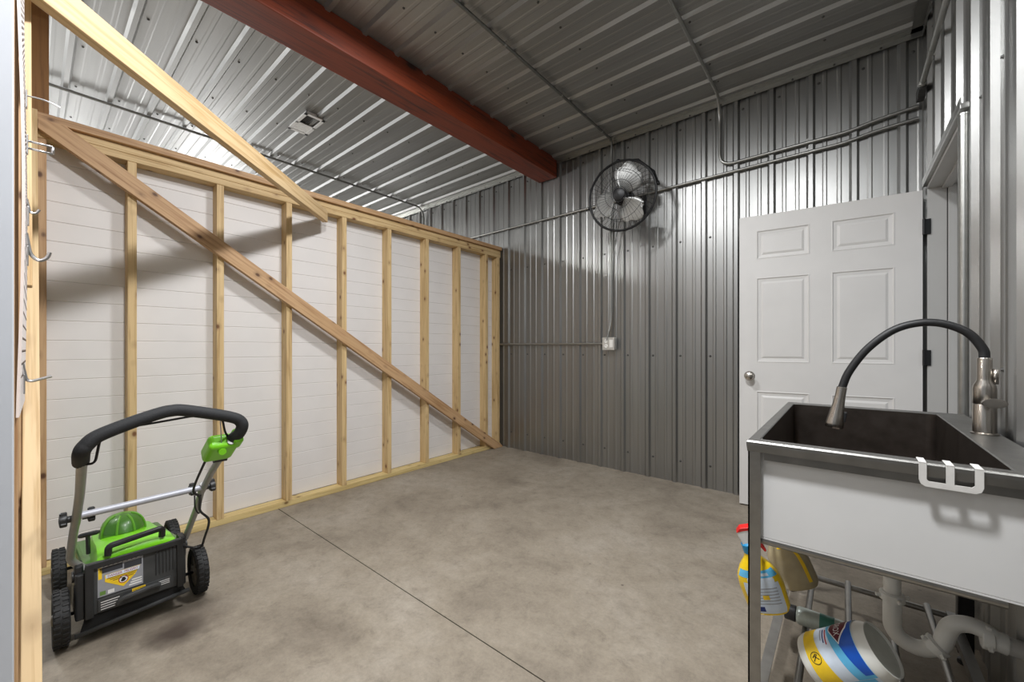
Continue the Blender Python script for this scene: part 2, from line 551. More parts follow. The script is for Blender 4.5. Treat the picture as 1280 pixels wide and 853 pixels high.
# door frame (jambs) in the opening
mb = MB()
JX0, JX1 = XR - .012, XR + .16
mb.box((JX0, 3.352, 0), (JX1, 3.372, 2.062), bev=.002)            # hinge jamb
mb.box((JX0 + .082, 3.338, 0), (JX0 + .118, 3.352, 2.05), bev=.002)  # its stop
mb.box((JX0 + .1185, 3.336, 0), (JX0 + .124, 3.353, 2.05), mi=1)
mb.box((JX0 + .078, 3.3505, 0), (JX0 + .0815, 3.3545, 2.05), mi=1)
mb.box((JX0, DY0 + .012, 2.05), (JX1, 3.37, 2.07), bev=.002)      # head jamb
mb.box((JX0 + .058, DY0 + .03, 2.036), (JX0 + .098, 3.352, 2.05), bev=.002)
mb.box((JX0 + .004, DY0 + .008, 0), (JX1, DY0 + .026, 2.062), bev=.002)   # latch jamb
struct(mb.build('trim_4', [M['doorframe'], M['dark']]))

# six panel door, standing open against the back wall
H0 = V((.348, 3.344, 0)); E0 = V((-.582, 3.238, 0))
dx = (E0 - H0).normalized(); dn = V((dx.y, -dx.x, 0))
if dn.y > 0: dn = -dn                                          # faces the room
MD = Matrix((dx, dn, V((0, 0, 1)))).transposed().to_4x4(); MD.translation = H0
DW, DH, DT = .936, 2.045, .036
def panel_door():
    mb = MB()
    xs = [(.118, .421), (.531, .834)]
    zs = [(.20, .82), (1.018, 1.61), (1.738, 1.94)]
    cuts_x = sorted([0, DW] + [a for p in xs for a in p]); cuts_z = sorted([.012, DH] + [a for p in zs for a in p])
    def P(x, z, y=0): return MD @ V((x, y, z))
    holes = {(x0, z0) for x0, _ in xs for z0, _ in zs}
    for side, ys in ((1, 0.0), (-1, -DT)):
        for i in range(len(cuts_x) - 1):
            for j in range(len(cuts_z) - 1):
                x0, x1, z0, z1 = cuts_x[i], cuts_x[i + 1], cuts_z[j], cuts_z[j + 1]
                if (x0, z0) in holes:
                    def ringp(d, e): return [P(x0 + d, z0 + d, ys + side * e), P(x1 - d, z0 + d, ys + side * e), P(x1 - d, z1 - d, ys + side * e), P(x0 + d, z1 - d, ys + side * e)]
                    steps = [(0, 0), (.006, .002), (.012, -.005), (.03, -.0075), (.034, -.0055), (.044, -.001)]
                    prev = ringp(*steps[0])
                    for st in steps[1:]:
                        cur = ringp(*st)
                        for k in range(4):
                            mb._new([prev[k], prev[(k + 1) % 4], cur[(k + 1) % 4], cur[k]], [(0, 1, 2, 3)])
                        prev = cur
                    mb._new(prev, [(0, 1, 2, 3)])
                else:
                    mb._new([P(x0, z0, ys), P(x1, z0, ys), P(x1, z1, ys), P(x0, z1, ys)], [(0, 1, 2, 3)])
    for a, b in (((0, .012), (DW, .012)), ((DW, .012), (DW, DH)), ((DW, DH), (0, DH)), ((0, DH), (0, .012))):
        mb._new([P(*a, 0), P(*b, 0), P(*b, -DT), P(*a, -DT)], [(0, 1, 2, 3)])
    bmesh.ops.remove_doubles(mb.bm, verts=mb.bm.verts[:], dist=1e-5)
    return mb.build('door_1', M['door'], sharp=8)
door = struct(panel_door())
for z in (.25, 1.062, 1.828):
    mb = MB()
    mb.box((-.034, .0, z - .045), (-.006, .004, z + .045), M=MD, bev=.001)
    mb.tube([MD @ V((-.004, .006, z - .046)), MD @ V((-.004, .006, z + .046))], .0065, n=12)
    mb.build('hinge', M['blackmetal'], door)
mb = MB()
KM = MD @ Matrix.Translation((.874, 0, .923)) @ Matrix.Rotation(-math.pi / 2, 4, 'X')
mb.lathe([(.033, 0), (.033, .004), (.029, .008), (.014, .01), (.012, .03), (.02, .036), (.0265, .044), (.0275, .054), (.024, .064), (.012, .069), (.001, .07)], KM, n=28)
mb.build('door_knob', M['nickel'], door)
mb = MB().box((DW - .0005, -.026, .895), (DW + .0015, -.004, .955), M=MD, bev=.0005)
mb.build('latch_plate', M['nickel'], door)

# ------------------------------------------------------------------ stud wall on the left
def shiplap():
    mb = MB()
    pts = []
    z = .04; P = .1016
    while z < 2.15:
        pts += [(z, -.0035), (z + .003, 0), (min(z + P - .003, 2.16), 0)]
        z += P
    pts.append((2.16, 0))
    Y0, Y1 = -.02, YB - .02
    a = [(XP + d, Y0, zz) for zz, d in pts]; b = [(XP + d, Y1, zz) for zz, d in pts]
    mb.sheet([a, b], smooth=False)
    mb.box((XP - .012, Y0, .04), (XP - .004, Y1, 2.16))
    return struct(mb.build('wall_left', M['shiplap'], recalc=False, sharp=10))
shiplap()
fr = thing('stud_wall_frame', 'open pine stud wall frame with white boards behind it, along left side', 'wall frame', (XS - .045, 1.7, 0))
zb, zt = .038, 2.148
YS = [.3774 + .4064 * k - .019 for k in range(8)]
XC = XS - .04445
for i, y in enumerate(YS):
    lumber('stud', (XC, y, zb), (XC, y, zt), .0889, .0381, (0, 1, 0), M['pine'], fr)
lumber('stud', (XC, 3.398, zb), (XC, 3.398, zt), .0889, .0381, (0, 1, 0), M['pine'], fr)
lumber('stud', (XC, .031, zb), (XC, .031, zt), .0889, .0381, (0, 1, 0), M['pine_brown'], fr)
lumber('bottom_plate', (XC, -.01, .019), (XC, YB - .022, .019), .0889, .0381, (0, 0, 1), M['treated'], fr)
lumber('top_plate', (XC, -.01, 2.168), (XC, YB - .022, 2.168), .0889, .0381, (0, 0, 1), M['pine'], fr)
lumber('top_plate', (XC, -.01, 2.207), (XC, YB - .022, 2.207), .0889, .0381, (0, 0, 1), M['pine'], fr)
lumber('cap_plate', (XC + .008, .012, 2.2465), (XC + .008, YB - .022, 2.2465), .1229, .0381, (0, 0, 1), M['pine_brown'], fr)

# three braces
def cut(o, co, no):
    """saw a board off square to a plane, given in world terms"""
    mi_ = o.matrix_basis.inverted()
    bm = bmesh.new(); bm.from_mesh(o.data)
    bmesh.ops.bisect_plane(bm, geom=bm.verts[:] + bm.edges[:] + bm.faces[:], plane_co=mi_ @ V(co), plane_no=(mi_.to_3x3() @ V(no)).normalized(), clear_outer=True)
    bmesh.ops.holes_fill(bm, edges=[e for e in bm.edges if e.is_boundary], sides=0)
    bm.to_mesh(o.data); bm.free()
sl = (2.196 - .042) / (3.305 - .078)
db = lumber('diagonal_brace', (XS + .0192, -.02, 2.196 + .098 * sl), (XS + .0192, 3.40, .042 - .095 * sl), .0889, .0381, (1, 0, 0), M['pine_brown'])
cut(db, (0, 0, 2.2265), (0, 0, 1)); cut(db, (0, .022, 0), (0, -1, 0)); cut(db, (0, 0, .003), (0, 0, -1))
tag(db, 'long diagonal brace board across the left stud wall, falling to the right', 'brace board')
bA, bB = V((-3.005, 1.435, 2.157)), V((-1.60, -.06, 2.153))
bd = (bB - bA).normalized(); bn = V((bd.y, -bd.x, 0)).normalized()
if bn.x < 0: bn = -bn
dwn = V((0, 0, -.0445))
tag(lumber('corner_brace', bA + dwn - bn * .019 + bd * .0, bB + dwn - bn * .019, .0889, .0381, bn, M['pine_pale']),
    'pale overhead corner brace board running from the stud wall top up to the upper left', 'brace board')
tag(lumber('leaning_brace', (-3.0, .0012, 2.235), (-1.63, .0012, .03), .0889, .0381, (0, 1, 0), M['pine_pale']),
    'upright slanting pale brace board at far left edge, seen edge on beside the white panel', 'brace board')

# timber post rising in the corner behind the stud wall
tag(lumber('timber_post', (-3.21, -.01, 0), (-3.21, -.01, ZC - .021), .14, .14, (1, 0, 0), M['post'], bev=.004),
    'dark square timber post rising to the ceiling above the left end of the stud wall', 'post')

# front partition at the very left: framing, white end panel
mb = MB()
mb.box((-1.165, -.62, 0), (-1.145, -.0195, 2.9), bev=.002)
mb.box((-1.165, -.62, 0), (-1.20, -.60, 2.9))
struct(mb.build('wall_front', M['jamb']))
pf = thing('partition_frame', 'brown partition framing seen as a thin strip behind the white panel at left edge', 'wall frame', (-1.7, -.064, 0))
for x in (-1.20, -1.56, -2.0):
    lumber('stud', (x, -.064, zb), (x, -.064, 2.03), .0381, .0889, (0, 1, 0), M['pine_brown'], pf)
lumber('bottom_plate', (-1.18, -.064, .019), (-2.95, -.064, .019), .0889, .0381, (0, 0, 1), M['treated'], pf)
lumber('top_plate', (-1.18, -.064, 2.049), (-2.95, -.064, 2.049), .0889, .0381, (0, 0, 1), M['pine_brown'], pf)

# pegboard hung on the partition, bowed, with its wire hooks
def pegy(x, z):
    t = (-1.21 - x) / .41
    bow = .0045 * math.sin((z - 1.0) * 5.2 - .6) + .001
    return -.0125 + bow * (1 - .45 * t) + .004 * t
mb = MB()
zsq = [.985 + (2.25 - .985) * i / 40 for i in range(41)]
for off, mi in ((0, 0), (-.004, 0)):
    mb.sheet([[(-1.215 - .40 * j / 6, pegy(-1.215 - .40 * j / 6, z) + off, z) for j in range(7)] for z in zsq], mi=mi)
mb.sheet([[(-1.215, pegy(-1.215, z), z), (-1.215, pegy(-1.215, z) - .004, z)] for z in zsq])
mb.sheet([[(-1.615, pegy(-1.615, z), z), (-1.615, pegy(-1.615, z) - .004, z)] for z in zsq])
mb.sheet([[(-1.215 - .4 * j / 6, pegy(-1.215 - .4 * j / 6, .985) - o, .985) for j in range(7)] for o in (0, .004)])
for i in range(3, 48):
    for j in range(1, 15):
        x, z = -1.215 - .0254 * j, .985 + .0254 * i
        mb.lathe([(.003, .0), (.0028, .0004)], axis((x, pegy(x, z) + .0003, z), (0, 1, 0)), n=6, mi=1)
tag(mb.build('pegboard', [M['peg'], M['peghole']], recalc=True),
    'bowed white pegboard hung edge on beside the left edge of the picture', 'pegboard')
def peg_hook(label, x, z, pts, r=.0026, twin=False):
    t = thing('peg_hook', label, 'hook', (x, pegy(x, z), z), 'wire hooks on the pegboard')
    mb = MB()
    base = V((x, pegy(x, z) + .004, z))
    P = [base + V(p) for p in pts]
    mb.tube(rounded(P, .012), r, n=8)
    if twin:
        mb.tube(rounded([p + V((0, .0, -.016)) for p in P], .012), r, n=8)
        mb.tube([P[-1], P[-1] + V((0, 0, -.016))], r, n=8)
    mb.build('wire', M['chrome'], t)
    MB().box((x - .008, base.y - .003, z - .03), (x + .008, base.y, z + .012), bev=.001).build('clip_plate', M['chrome'], t)
    return t
peg_hook('long thin wire hook near top of the pegboard, sticking far out to the right', -1.5, 1.72, [(0, -.004, 0), (0, .03, .003), (0, .052, -.004)], r=.0018)
peg_hook('double pronged wire hook on the pegboard, second from the top', -1.4, 1.58, [(0, -.004, 0), (0, .036, .0)], twin=True)
peg_hook('short bent wire hook on the pegboard, in the middle of the row', -1.42, 1.425, [(0, -.004, .03), (0, .001, 0), (0, .010, 0), (0, .015, .010)])
peg_hook('big curved U shaped hook on the pegboard, second from the bottom', -1.35, 1.325, [(0, -.004, .04), (0, .002, -.005), (0, .014, -.018), (0, .026, -.010), (0, .030, .004)], r=.0035)
peg_hook('straight rising wire hook lowest on the pegboard, above its bottom corner', -1.35, 1.05, [(0, -.004, .035), (0, .002, -.006), (0, .037, .006)], r=.003)
tag(lumber('wood_batten', (-1.66, -.006, 1.28), (-1.80, -.009, 2.42), .03, .018, (0, 1, 0), M['pine_pale']),
    'thin pale wood batten standing beside the pegboard at the upper left', 'batten')

# ------------------------------------------------------------------ beam, vent
tag(lumber('ceiling_beam', (-2.372, YNEAR, 2.954), (-2.372, YB - .021, 2.954), .222, .222 - .03, (0, 0, 1), M['beam'], bev=.006),
    'heavy red-brown stained timber beam under the metal ceiling', 'beam')
tv = thing('ceiling_vent', 'small white rectangular vent grille in the metal ceiling left of the beam', 'vent', (-3.53, 1.5, ZC))
vx0, vx1, vy0, vy1, vz = -3.71, -3.355, 1.42, 1.585, ZC - .024
mb = MB()
for a, b in (((vx0, vy0), (vx1, vy0 + .026)), ((vx0, vy1 - .026), (vx1, vy1)), ((vx0, vy0), (vx0 + .03, vy1)), ((vx1 - .03, vy0), (vx1, vy1)), ((-3.555, vy0), (-3.535, vy1))):
    mb.box((a[0], a[1], vz - .006), (b[0], b[1], vz), bev=.0015)
mb.box((vx0 + .012, vy0 + .012, vz - .001), (vx1 - .012, vy0 + .016, ZC - .001)); mb.box((vx0 + .012, vy1 - .016, vz - .001), (vx1 - .012, vy1 - .012, ZC - .001))
mb.box((vx0 + .012, vy0 + .012, vz - .001), (vx0 + .016, vy1 - .012, ZC - .001)); mb.box((vx1 - .016, vy0 + .012, vz - .001), (vx1 - .012, vy1 - .012, ZC - .001))
mb.build('vent_frame', M['ventwhite'], tv)
mb = MB()
mb.box((vx0 + .02, vy0 + .02, ZC - .006), (vx1 - .02, vy1 - .02, ZC - .003))
mb.build('vent_opening', M['ventdark'], tv)
mb = MB().box((vx0 + .028, vy0 + .024, vz - .003), (-3.553, vy1 - .024, vz + .001), bev=.001)
for i in range(9):
    y = vy0 + .034 + i * .0115
    mb.box((vx0 + .036, y, vz - .005), (-3.562, y + .004, vz - .002))
mb.build('damper_plate', M['ventwhite'], tv)
mb = MB()
for i in range(8):
    y = vy0 + .034 + i * .0135
    mb.box((-3.535, -.0005, -.005), (vx1 - .03, .0005, .005), M=Matrix.Translation((0, y, vz + .007)) @ Matrix.Rotation(math.radians(-20), 4, 'X'))
mb.build('slats', M['ventdark'], tv)

# ------------------------------------------------------------------ conduits
def conduit(label, pts, straps=(), r=.0105, rad=.11, mat='emt', box=None):
    t = thing('conduit', label, 'conduit', pts[0], 'electrical conduits')
    MB().tube(rounded(pts, rad, 8), r, n=12).build('pipe', M[mat], t)
    for p, n_, d in straps:      # point, normal out of the surface, pipe direction
        p, n_, d = V(p), V(n_), V(d)
        F = frame(p, d, d.cross(n_) * 1)
        mb = MB()
        side = d.cross(n_).normalized()
        ringp = [p + side * ((r + .0015) * math.cos(a)) + n_ * ((r + .0015) * math.sin(a)) for a in [math.pi * i / 8 for i in range(9)]]
        for sgn in (-1, 1):
            mb.sheet([[q + d * .008 * sgn for q in ringp]] * 1 + [[q + d * .008 * sgn * .0 for q in ringp]], smooth=True)
        mb.box((-.008, -r - .02, -.0105), (.008, -r, -.0085), M=Matrix((d, side, n_)).transposed().to_4x4() if False else Matrix.Translation(p) @ Matrix((d, side, n_)).transposed().to_4x4())
        hexhead(mb, p + side * (-r - .011) - n_ * .0085, n_, r=.0035, t=.004, mi=0)
        mb.build('strap', M['emt'], t)
    return t
zc_ = ZC - .032
yw = YB - .031
conduit('straight conduit on the ceiling right of the beam, running to above the wall fan',
        [(-1.64, -1.2, zc_), (-1.64, YB - .06, zc_), (-1.655, yw, 2.90), (-1.655, yw, 2.50)],
        [((-1.64, y, zc_), (0, 0, -1), (0, 1, 0)) for y in (1.9, 2.55, 3.2)], rad=.05, mat='emtdark')
conduit('ceiling conduit at upper right turning down the back wall, then right above another',
        [(-.735, -1.2, zc_), (-.735, 3.30, zc_), (-.75, yw, 2.93), (-.75, yw, 2.53), (.02, yw, 2.535), (.14, yw, 2.56), (.338, yw - .0, 2.578)],
        [((-.735, y, zc_), (0, 0, -1), (0, 1, 0)) for y in (2.35, 3.0)] + [((-.2, yw, 2.534), (0, -1, 0), (1, 0, 0))], rad=.1)
conduit('long level conduit along the back wall passing behind the wall fan',
        [(-5.2, yw, 2.452), (-1.2, yw, 2.462), (.0, yw, 2.468), (.14, yw, 2.492), (.338, yw, 2.504)],
        [((x, yw, 2.452 + (x + 5) * .0026), (0, -1, 0), (1, 0, 0)) for x in (-4.1, -2.6, -1.9, -.2)], rad=.06)
conduit('thin dark conduit on the ceiling beyond the stud wall, left of the beam',
        [(-4.41, -1.8, zc_), (-4.41, 3.36, zc_), (-4.41, yw, 2.92), (-4.41, yw, 2.3)],
        [((-4.41, y, zc_), (0, 0, -1), (0, 1, 0)) for y in (1.35, 2.2, 3.0)], rad=.07, mat='emtdark')
conduit('short level conduit low on the back wall, from the stud wall to the outlet box',
        [(-3.02, yw, 1.163), (-1.725, yw, 1.161)], [((-2.98, yw, 1.163), (0, -1, 0), (1, 0, 0))])
conduit('upright conduit dropping from below the fan to the outlet box on the back wall',
        [(-1.664, yw, 2.44), (-1.664, yw, 1.36), (-1.682, yw - .012, 1.26), (-1.682, yw - .012, 1.19)],
        [((-1.664, yw, 1.93), (0, -1, 0), (0, 0, 1)), ((-1.664, yw, 2.2), (0, -1, 0), (0, 0, 1))], rad=.06)
conduit('stout conduit on the right metal wall above the doorway, ending at a dark elbow fitting',
        [(.335, -.6, 2.62), (.335, 3.25, 2.62)], [((.335, y, 2.62), (-1, 0, 0), (0, 1, 0)) for y in (2.2, 2.9)], r=.0135)
t = thing('conduit_elbow_fitting', 'dark cast elbow fitting in the top corner at the end of a conduit', 'fitting', (.335, 3.3, 2.62))
MB().prism([(.322, 3.25, 2.636), (.322, 3.37, 2.636), (.322, 3.37, 2.575), (.322, 3.30, 2.575), (.322, 3.25, 2.60)], (.034, 0, 0), bev=.004).build('body', M['lb'], t)
MB().tube([(.335, 3.215, 2.62), (.335, 3.25, 2.62)], .018, n=8).build('lock_nut', M['emt'], t)
# outlet box
t = thing('outlet_box', 'small steel outlet box with white socket low on the back wall', 'outlet box', (-1.66, YB - .02, 1.16))
MB().box((-1.725, YB - .068, 1.105), (-1.612, YB - .0195, 1.215), bev=.004).build('box', M['castbox'], t)
mb = MB().box((-1.728, YB - .071, 1.102), (-1.609, YB - .068, 1.218), bev=.002)
mb.build('cover_plate', M['castbox'], t)
mb = MB()
for z in (1.138, 1.182):
    mb.lathe([(.017, 0), (.017, .004), (.015, .005)], axis((-1.69, YB - .071, z), (0, -1, 0)), n=20)
for z in (1.138, 1.182):
    for q in (-.006, .006):
        mb.box((-1.69 + q - .001, YB - .0768, z - .002), (-1.69 + q + .001, YB - .0755, z + .006), mi=1)
mb.build('socket', [M['outlet'], M['ink']], t)
MB().box((-1.657, YB - .0745, 1.125), (-1.622, YB - .071, 1.195), bev=.001).build('switch_plate', M['outlet'], t)

# ------------------------------------------------------------------ wall fan
FC = V((-1.412, 3.10, 2.368)); FR = .272
FA = V((.10, -1, -.10)).normalized()
tf = thing('wall_fan', 'black caged wall fan with three grey blades high on the back metal wall', 'fan', (FC.x, YB, FC.z))
MF = axis(FC, FA)            # local z points out towards the room
def ringpts(r, z, n=48, M_=MF): return [M_ @ V((r * math.cos(2 * math.pi * k / n), r * math.sin(2 * math.pi * k / n), z)) for k in range(n)]
def guard(name, sgn):
    mb = MB()
    for r, z in ((FR, .0), (FR * .72, .055), (FR * .42, .07), (.06, .072)):
        mb.tube(ringpts(r, sgn * z), .0045 if r == FR else .002, n=6, closed=True)
    for k in range(44):
        a = 2 * math.pi * k / 44
        pts = []
        for r, z in ((FR, .0), (FR * .93, .03), (FR * .72, .055), (FR * .42, .07), (.055, .073)):
            aa = a + (FR - r) * .9
            pts.append(MF @ V((r * math.cos(aa), r * math.sin(aa), sgn * z)))
        mb.tube(smooth_path(pts, 3), .0011, n=4)
    return mb.build(name, M['blackmetal'], tf)
guard('front_guard', 1); guard('rear_guard', -1)
mb = MB()
mb.tube(ringpts(FR + .006, 0), .009, n=8, closed=True)
mb.build('rim_band', M['blackmetal'], tf)
mb = MB().lathe([(.001, .081), (.035, .08), (.05, .074), (.052, .066), (.04, .062), (.001, .062)], MF, n=24, cap=False)
mb.build('badge_cap', M['blackmetal'], tf)
mb = MB().lathe([(.03, .045), (.045, .03), (.045, -.02), (.03, -.03)], MF, n=24)
mb.build('hub', M['black'], tf)
mb = MB().lathe([(.001, -.16), (.05, -.158), (.068, -.14), (.07, -.05), (.05, -.03), (.001, -.03)], MF, n=28, cap=False)
mb.build('motor', M['blackmetal'], tf)
upx = (MF.inverted().to_3x3() @ V((0, 0, 1)))
rgt = (MF.inverted().to_3x3() @ V((1, 0, 0)))
def fan_ang(deg):        # angle as seen from the room, 0 = right, 90 = up
    v = rgt * math.cos(math.radians(deg)) + upx * math.sin(math.radians(deg))
    return math.atan2(v.y, v.x)
sense = 1 if (fan_ang(10) - fan_ang(0)) % (2 * math.pi) < math.pi else -1
for deg in (52, 188, 290):
    mb = MB()
    a0 = fan_ang(deg)
    grid = []
    for i in range(10):
        f = i / 9
        r = .04 + .225 * f
        half = math.radians(19 + 27 * math.sin(math.pi * min(1, f * 1.02) ** .8) ** .8 - 6 * f)
        sw = math.radians(18) * f
        row = []
        for j in range(9):
            g = j / 8 - .5
            rr = r - (.05 * abs(g * 2) ** 3 if f > .85 else 0) * 1.0
            a = a0 + sense * (sw + g * 2 * half)
            row.append(MF @ V((rr * math.cos(a), rr * math.sin(a), .012 + (g * .09 * (1 - .35 * f)) * 1.0)))
        grid.append(row)
    mb.sheet(grid)
    ob = mb.build('blade', M['blade'], tf)
    md = ob.modifiers.new('thick', 'SOLIDIFY'); md.thickness = .003
# octagonal wall bracket behind and round the top half
mb = MB()
rb = FR + .022
oct_ = [MF @ V((rb * math.cos(fan_ang(d)), rb * math.sin(fan_ang(d)), -.02)) for d in (190, 158, 128, 95, 62, 28, 5)]
mb.tube(oct_, .008, n=8)
mb.build('yoke', M['blackmetal'], tf)
mb = MB()
top = MF @ V((rb * math.cos(fan_ang(95)), rb * math.sin(fan_ang(95)), -.02))
for q in (-.05, .05):
    mb.tube([MF @ V((q, 0, -.15)), V((FC.x + q, YB - .022, FC.z + .0))], .009, n=8)
mb.box((FC.x - .08, YB - .026, FC.z - .08), (FC.x + .08, YB - .0195, FC.z + .10), bev=.003)
mb.build('wall_bracket', M['blackmetal'], tf)
for d in (188, 8, 95):
    mb = MB()
    p = V((rb * math.cos(fan_ang(d)), rb * math.sin(fan_ang(d)), -.02))
    u = V((math.cos(fan_ang(d)), math.sin(fan_ang(d)), 0))
    mb.tube([MF @ (p - u * .014), MF @ (p + u * .008)], .014, n=10)
    mb.build('knob', M['blackmetal'], tf)
mb = MB().tube(smooth_path([MF @ V((.0, 0, -.15)), V((FC.x - .14, YB - .09, FC.z - .14)), V((FC.x - .21, YB - .05, FC.z - .34)), V((-1.64, YB - .05, 1.8)), V((-1.645, YB - .05, 1.4)), V((-1.68, YB - .085, 1.19))], 8), .004, n=6)
mb.build('power_cord', M['emtdark'], tf)

# ------------------------------------------------------------------ utility sink
SX0, SX1, SY0, SY1, SZ = -.212, .352, 1.275, 2.31, .862
BX0, BX1, BY0, BY1 = -.184, .272, 1.322, 2.262
ts = thing('utility_sink', 'steel utility sink on legs with white coated side, by the right metal wall', 'sink', ((SX0 + SX1) / 2, (SY0 + SY1) / 2, 0))
mb = MB()
# rim: flat ring with a folded skirt, then the deep bowl below
def quadring(o, i):
    for k in range(4):
        mb._new([o[k], o[(k + 1) % 4], i[(k + 1) % 4], i[k]], [(0, 1, 2, 3)])
def rect(x0, x1, y0, y1, z): return [V((x0, y0, z)), V((x1, y0, z)), V((x1, y1, z)), V((x0, y1, z))]
rings = [rect(SX0 + .004, SX1, SY0 + .004, SY1 - .004, SZ - .030), rect(SX0 + .002, SX1, SY0 + .002, SY1 - .002, SZ - .030), rect(SX0, SX1, SY0, SY1, SZ - .012),
         rect(SX0, SX1, SY0, SY1, SZ - .004), rect(SX0 + .003, SX1, SY0 + .003, SY1 - .003, SZ), rect(SX0 + .008, SX1 - .003, SY0 + .008, SY1 - .008, SZ - .0005),
         rect(BX0 - .003, BX1 + .003, BY0 - .003, BY1 + .003, SZ - .001), rect(BX0, BX1, BY0, BY1, SZ - .004)]
for o_, i_ in zip(rings, rings[1:]): quadring(o_, i_)
mb.box((SX0 + .040, SY0 + .015, SZ - .052), (SX1 - .004, SY0 + .022, SZ - .031))
bmesh.ops.remove_doubles(mb.bm, verts=mb.bm.verts[:], dist=1e-5)
mb.build('rim', M['steel_rim'], ts)
mb = MB()
def rrect(x0, x1, y0, y1, z, r, n=5):
    out = []
    for cx, cy, a in ((x1 - r, y0 + r, -90), (x1 - r, y1 - r, 0), (x0 + r, y1 - r, 90), (x0 + r, y0 + r, 180)):
        for k in range(n + 1):
            t_ = math.radians(a + 90 * k / n)
            out.append(V((cx + r * math.cos(t_), cy + r * math.sin(t_), z)))
    return out
lv = [(0, SZ - .003, .03), (.002, .70, .03), (.004, .64, .03), (.012, .615, .025), (.035, .603, .03)]
rr_ = [rrect(BX0 + d, BX1 - d, BY0 + d, BY1 - d, z, r) for d, z, r in lv]
for A, B in zip(rr_, rr_[1:]):
    n_ = len(A)
    for k in range(n_):
        _, fs = mb._new([A[k], A[(k + 1) % n_], B[(k + 1) % n_], B[k]], [(0, 1, 2, 3)], smooth=True)
bmesh.ops.remove_doubles(mb.bm, verts=mb.bm.verts[:], dist=1e-5)
# floor of the bowl with the drain hole ring
DRX, DRY = .105, 1.72
last = [v.co.copy() for v in mb.bm.verts if abs(v.co.z - .603) < 1e-4]
cen = V((DRX, DRY, .596))
pts_ = rr_[-1]
for k in range(len(pts_)):
    a_, b_ = pts_[k], pts_[(k + 1) % len(pts_)]
    if (a_ - b_).length < 1e-6: continue
    ia = cen + (a_ - cen).normalized() * .045; ib = cen + (b_ - cen).normalized() * .045
    ia.z = ib.z = .596
    mb._new([a_, b_, ib, ia], [(0, 1, 2, 3)], smooth=True)
mb.lathe([(.046, .5965), (.044, .598), (.03, .59), (.001, .588)], Matrix.Translation((DRX, DRY, 0)), n=24, cap=False)
bmesh.ops.remove_doubles(mb.bm, verts=mb.bm.verts[:], dist=1e-5)
mb.build('bowl', M['basin'], ts)
# white coated outside of the bowl
AY0, AX0, AX1, AY1, AZ0, AZ1 = 1.302, -.190, .335, 2.28, .592, .836
mb = MB()
mb.box((AX0, AY0, AZ0), (AX1, AY0 + .006, AZ1), bev=.002); mb.box((AX0, AY0, AZ0), (AX0 + .006, AY1, AZ1), bev=.002)
mb.box((AX0, AY1 - .006, AZ0), (AX1, AY1, AZ1), bev=.002)
mb.box((AX0, AY0, AZ0 - .004), (AX1, DRY - .03, AZ0)); mb.box((AX0, DRY + .03, AZ0 - .004), (AX1, AY1, AZ0))
mb.build('coated_side_panel', M['apron'], ts)
mb = MB().tube([(AX0 + .002, AY0 + .014, AZ0 - .012), (.262, AY0 + .014, AZ0 - .012)], .0115, n=12)
mb.build('stretcher_bar', M['steel'], ts)
MB().tube([(-.2015, SY0 + .03, .533), (-.2015, 2.26, .533)], .0055, n=10).build('side_bar', M['steel'], ts)
def sink_leg(x, y, sx, sy):
    mb = MB()
    z0, z1 = .035, SZ - .028
    xa, xb = sorted((x, x + sx * .030)); ya, yb = sorted((y, y + sy * .030))
    mb.box((xa, min(y, y + sy * .004), z0), (xb, max(y, y + sy * .004), z1)); mb.box((min(x, x + sx * .004), ya, z0), (max(x, x + sx * .004), yb, z1))
    l = mb.build('leg', M['steel'], ts)
    fx, fy = x + sx * .016, y + sy * .016
    MB().lathe([(.0, 0), (.017, 0), (.019, .004), (.018, .012), (.008, .016), (.008, .045), (.0, .045)], Matrix.Translation((fx, fy, 0)), n=16, cap=False).build('foot', M['blackrubber'], l)
sink_leg(SX0 + .002, SY0 + .012, 1, 1); sink_leg(SX1 - .012, SY0 + .012, -1, 1); sink_leg(SX0 + .002, 2.27, 1, -1)
# rear wall-side leg is a dark square post
mb = MB().box((.305, 2.095, .04), (.345, 2.135, SZ - .03), bev=.003)
l = mb.build('leg', M['blackmetal'], ts); l['label'] = 'dark square rear leg'
MB().lathe([(.0, 0), (.019, 0), (.02, .005), (.018, .014), (.008, .02), (.008, .05), (.0, .05)], Matrix.Translation((.325, 2.115, 0)), n=16, cap=False).build('foot', M['blackrubber'], l)
SHZ = .13
mb = MB()
mb.tube([(SX0 + .02, 2.19, SHZ - .012), (.305, 2.19, SHZ - .012)], .011, n=12)
mb.build('shelf_cross_bar', M['steel'], ts)
mb = MB()
mb.tube([(SX0 + .02, SY0 + .04, SHZ - .012), (.305, SY0 + .04, SHZ - .012)], .011, n=12)
mb.build('shelf_cross_bar', M['steel'], ts)
for x in (-.108, .008, .124, .24):
    MB().tube([(x, SY0 + .03, SHZ), (x, 2.2, SHZ)], .0105, n=12).build('shelf_rod', M['steel'], ts)
for x0, x1 in ((SX0 + .008, SX0 + .036), (.29, .318)):
    mb = MB()
    mb.box((x0, SY0 + .03, SHZ - .002), (x1, 2.2, SHZ + .002)); mb.box((x0, SY0 + .03, SHZ - .026), (x0 + .003, 2.2, SHZ))
    mb.build('shelf_side_rail', M['steel'], ts)

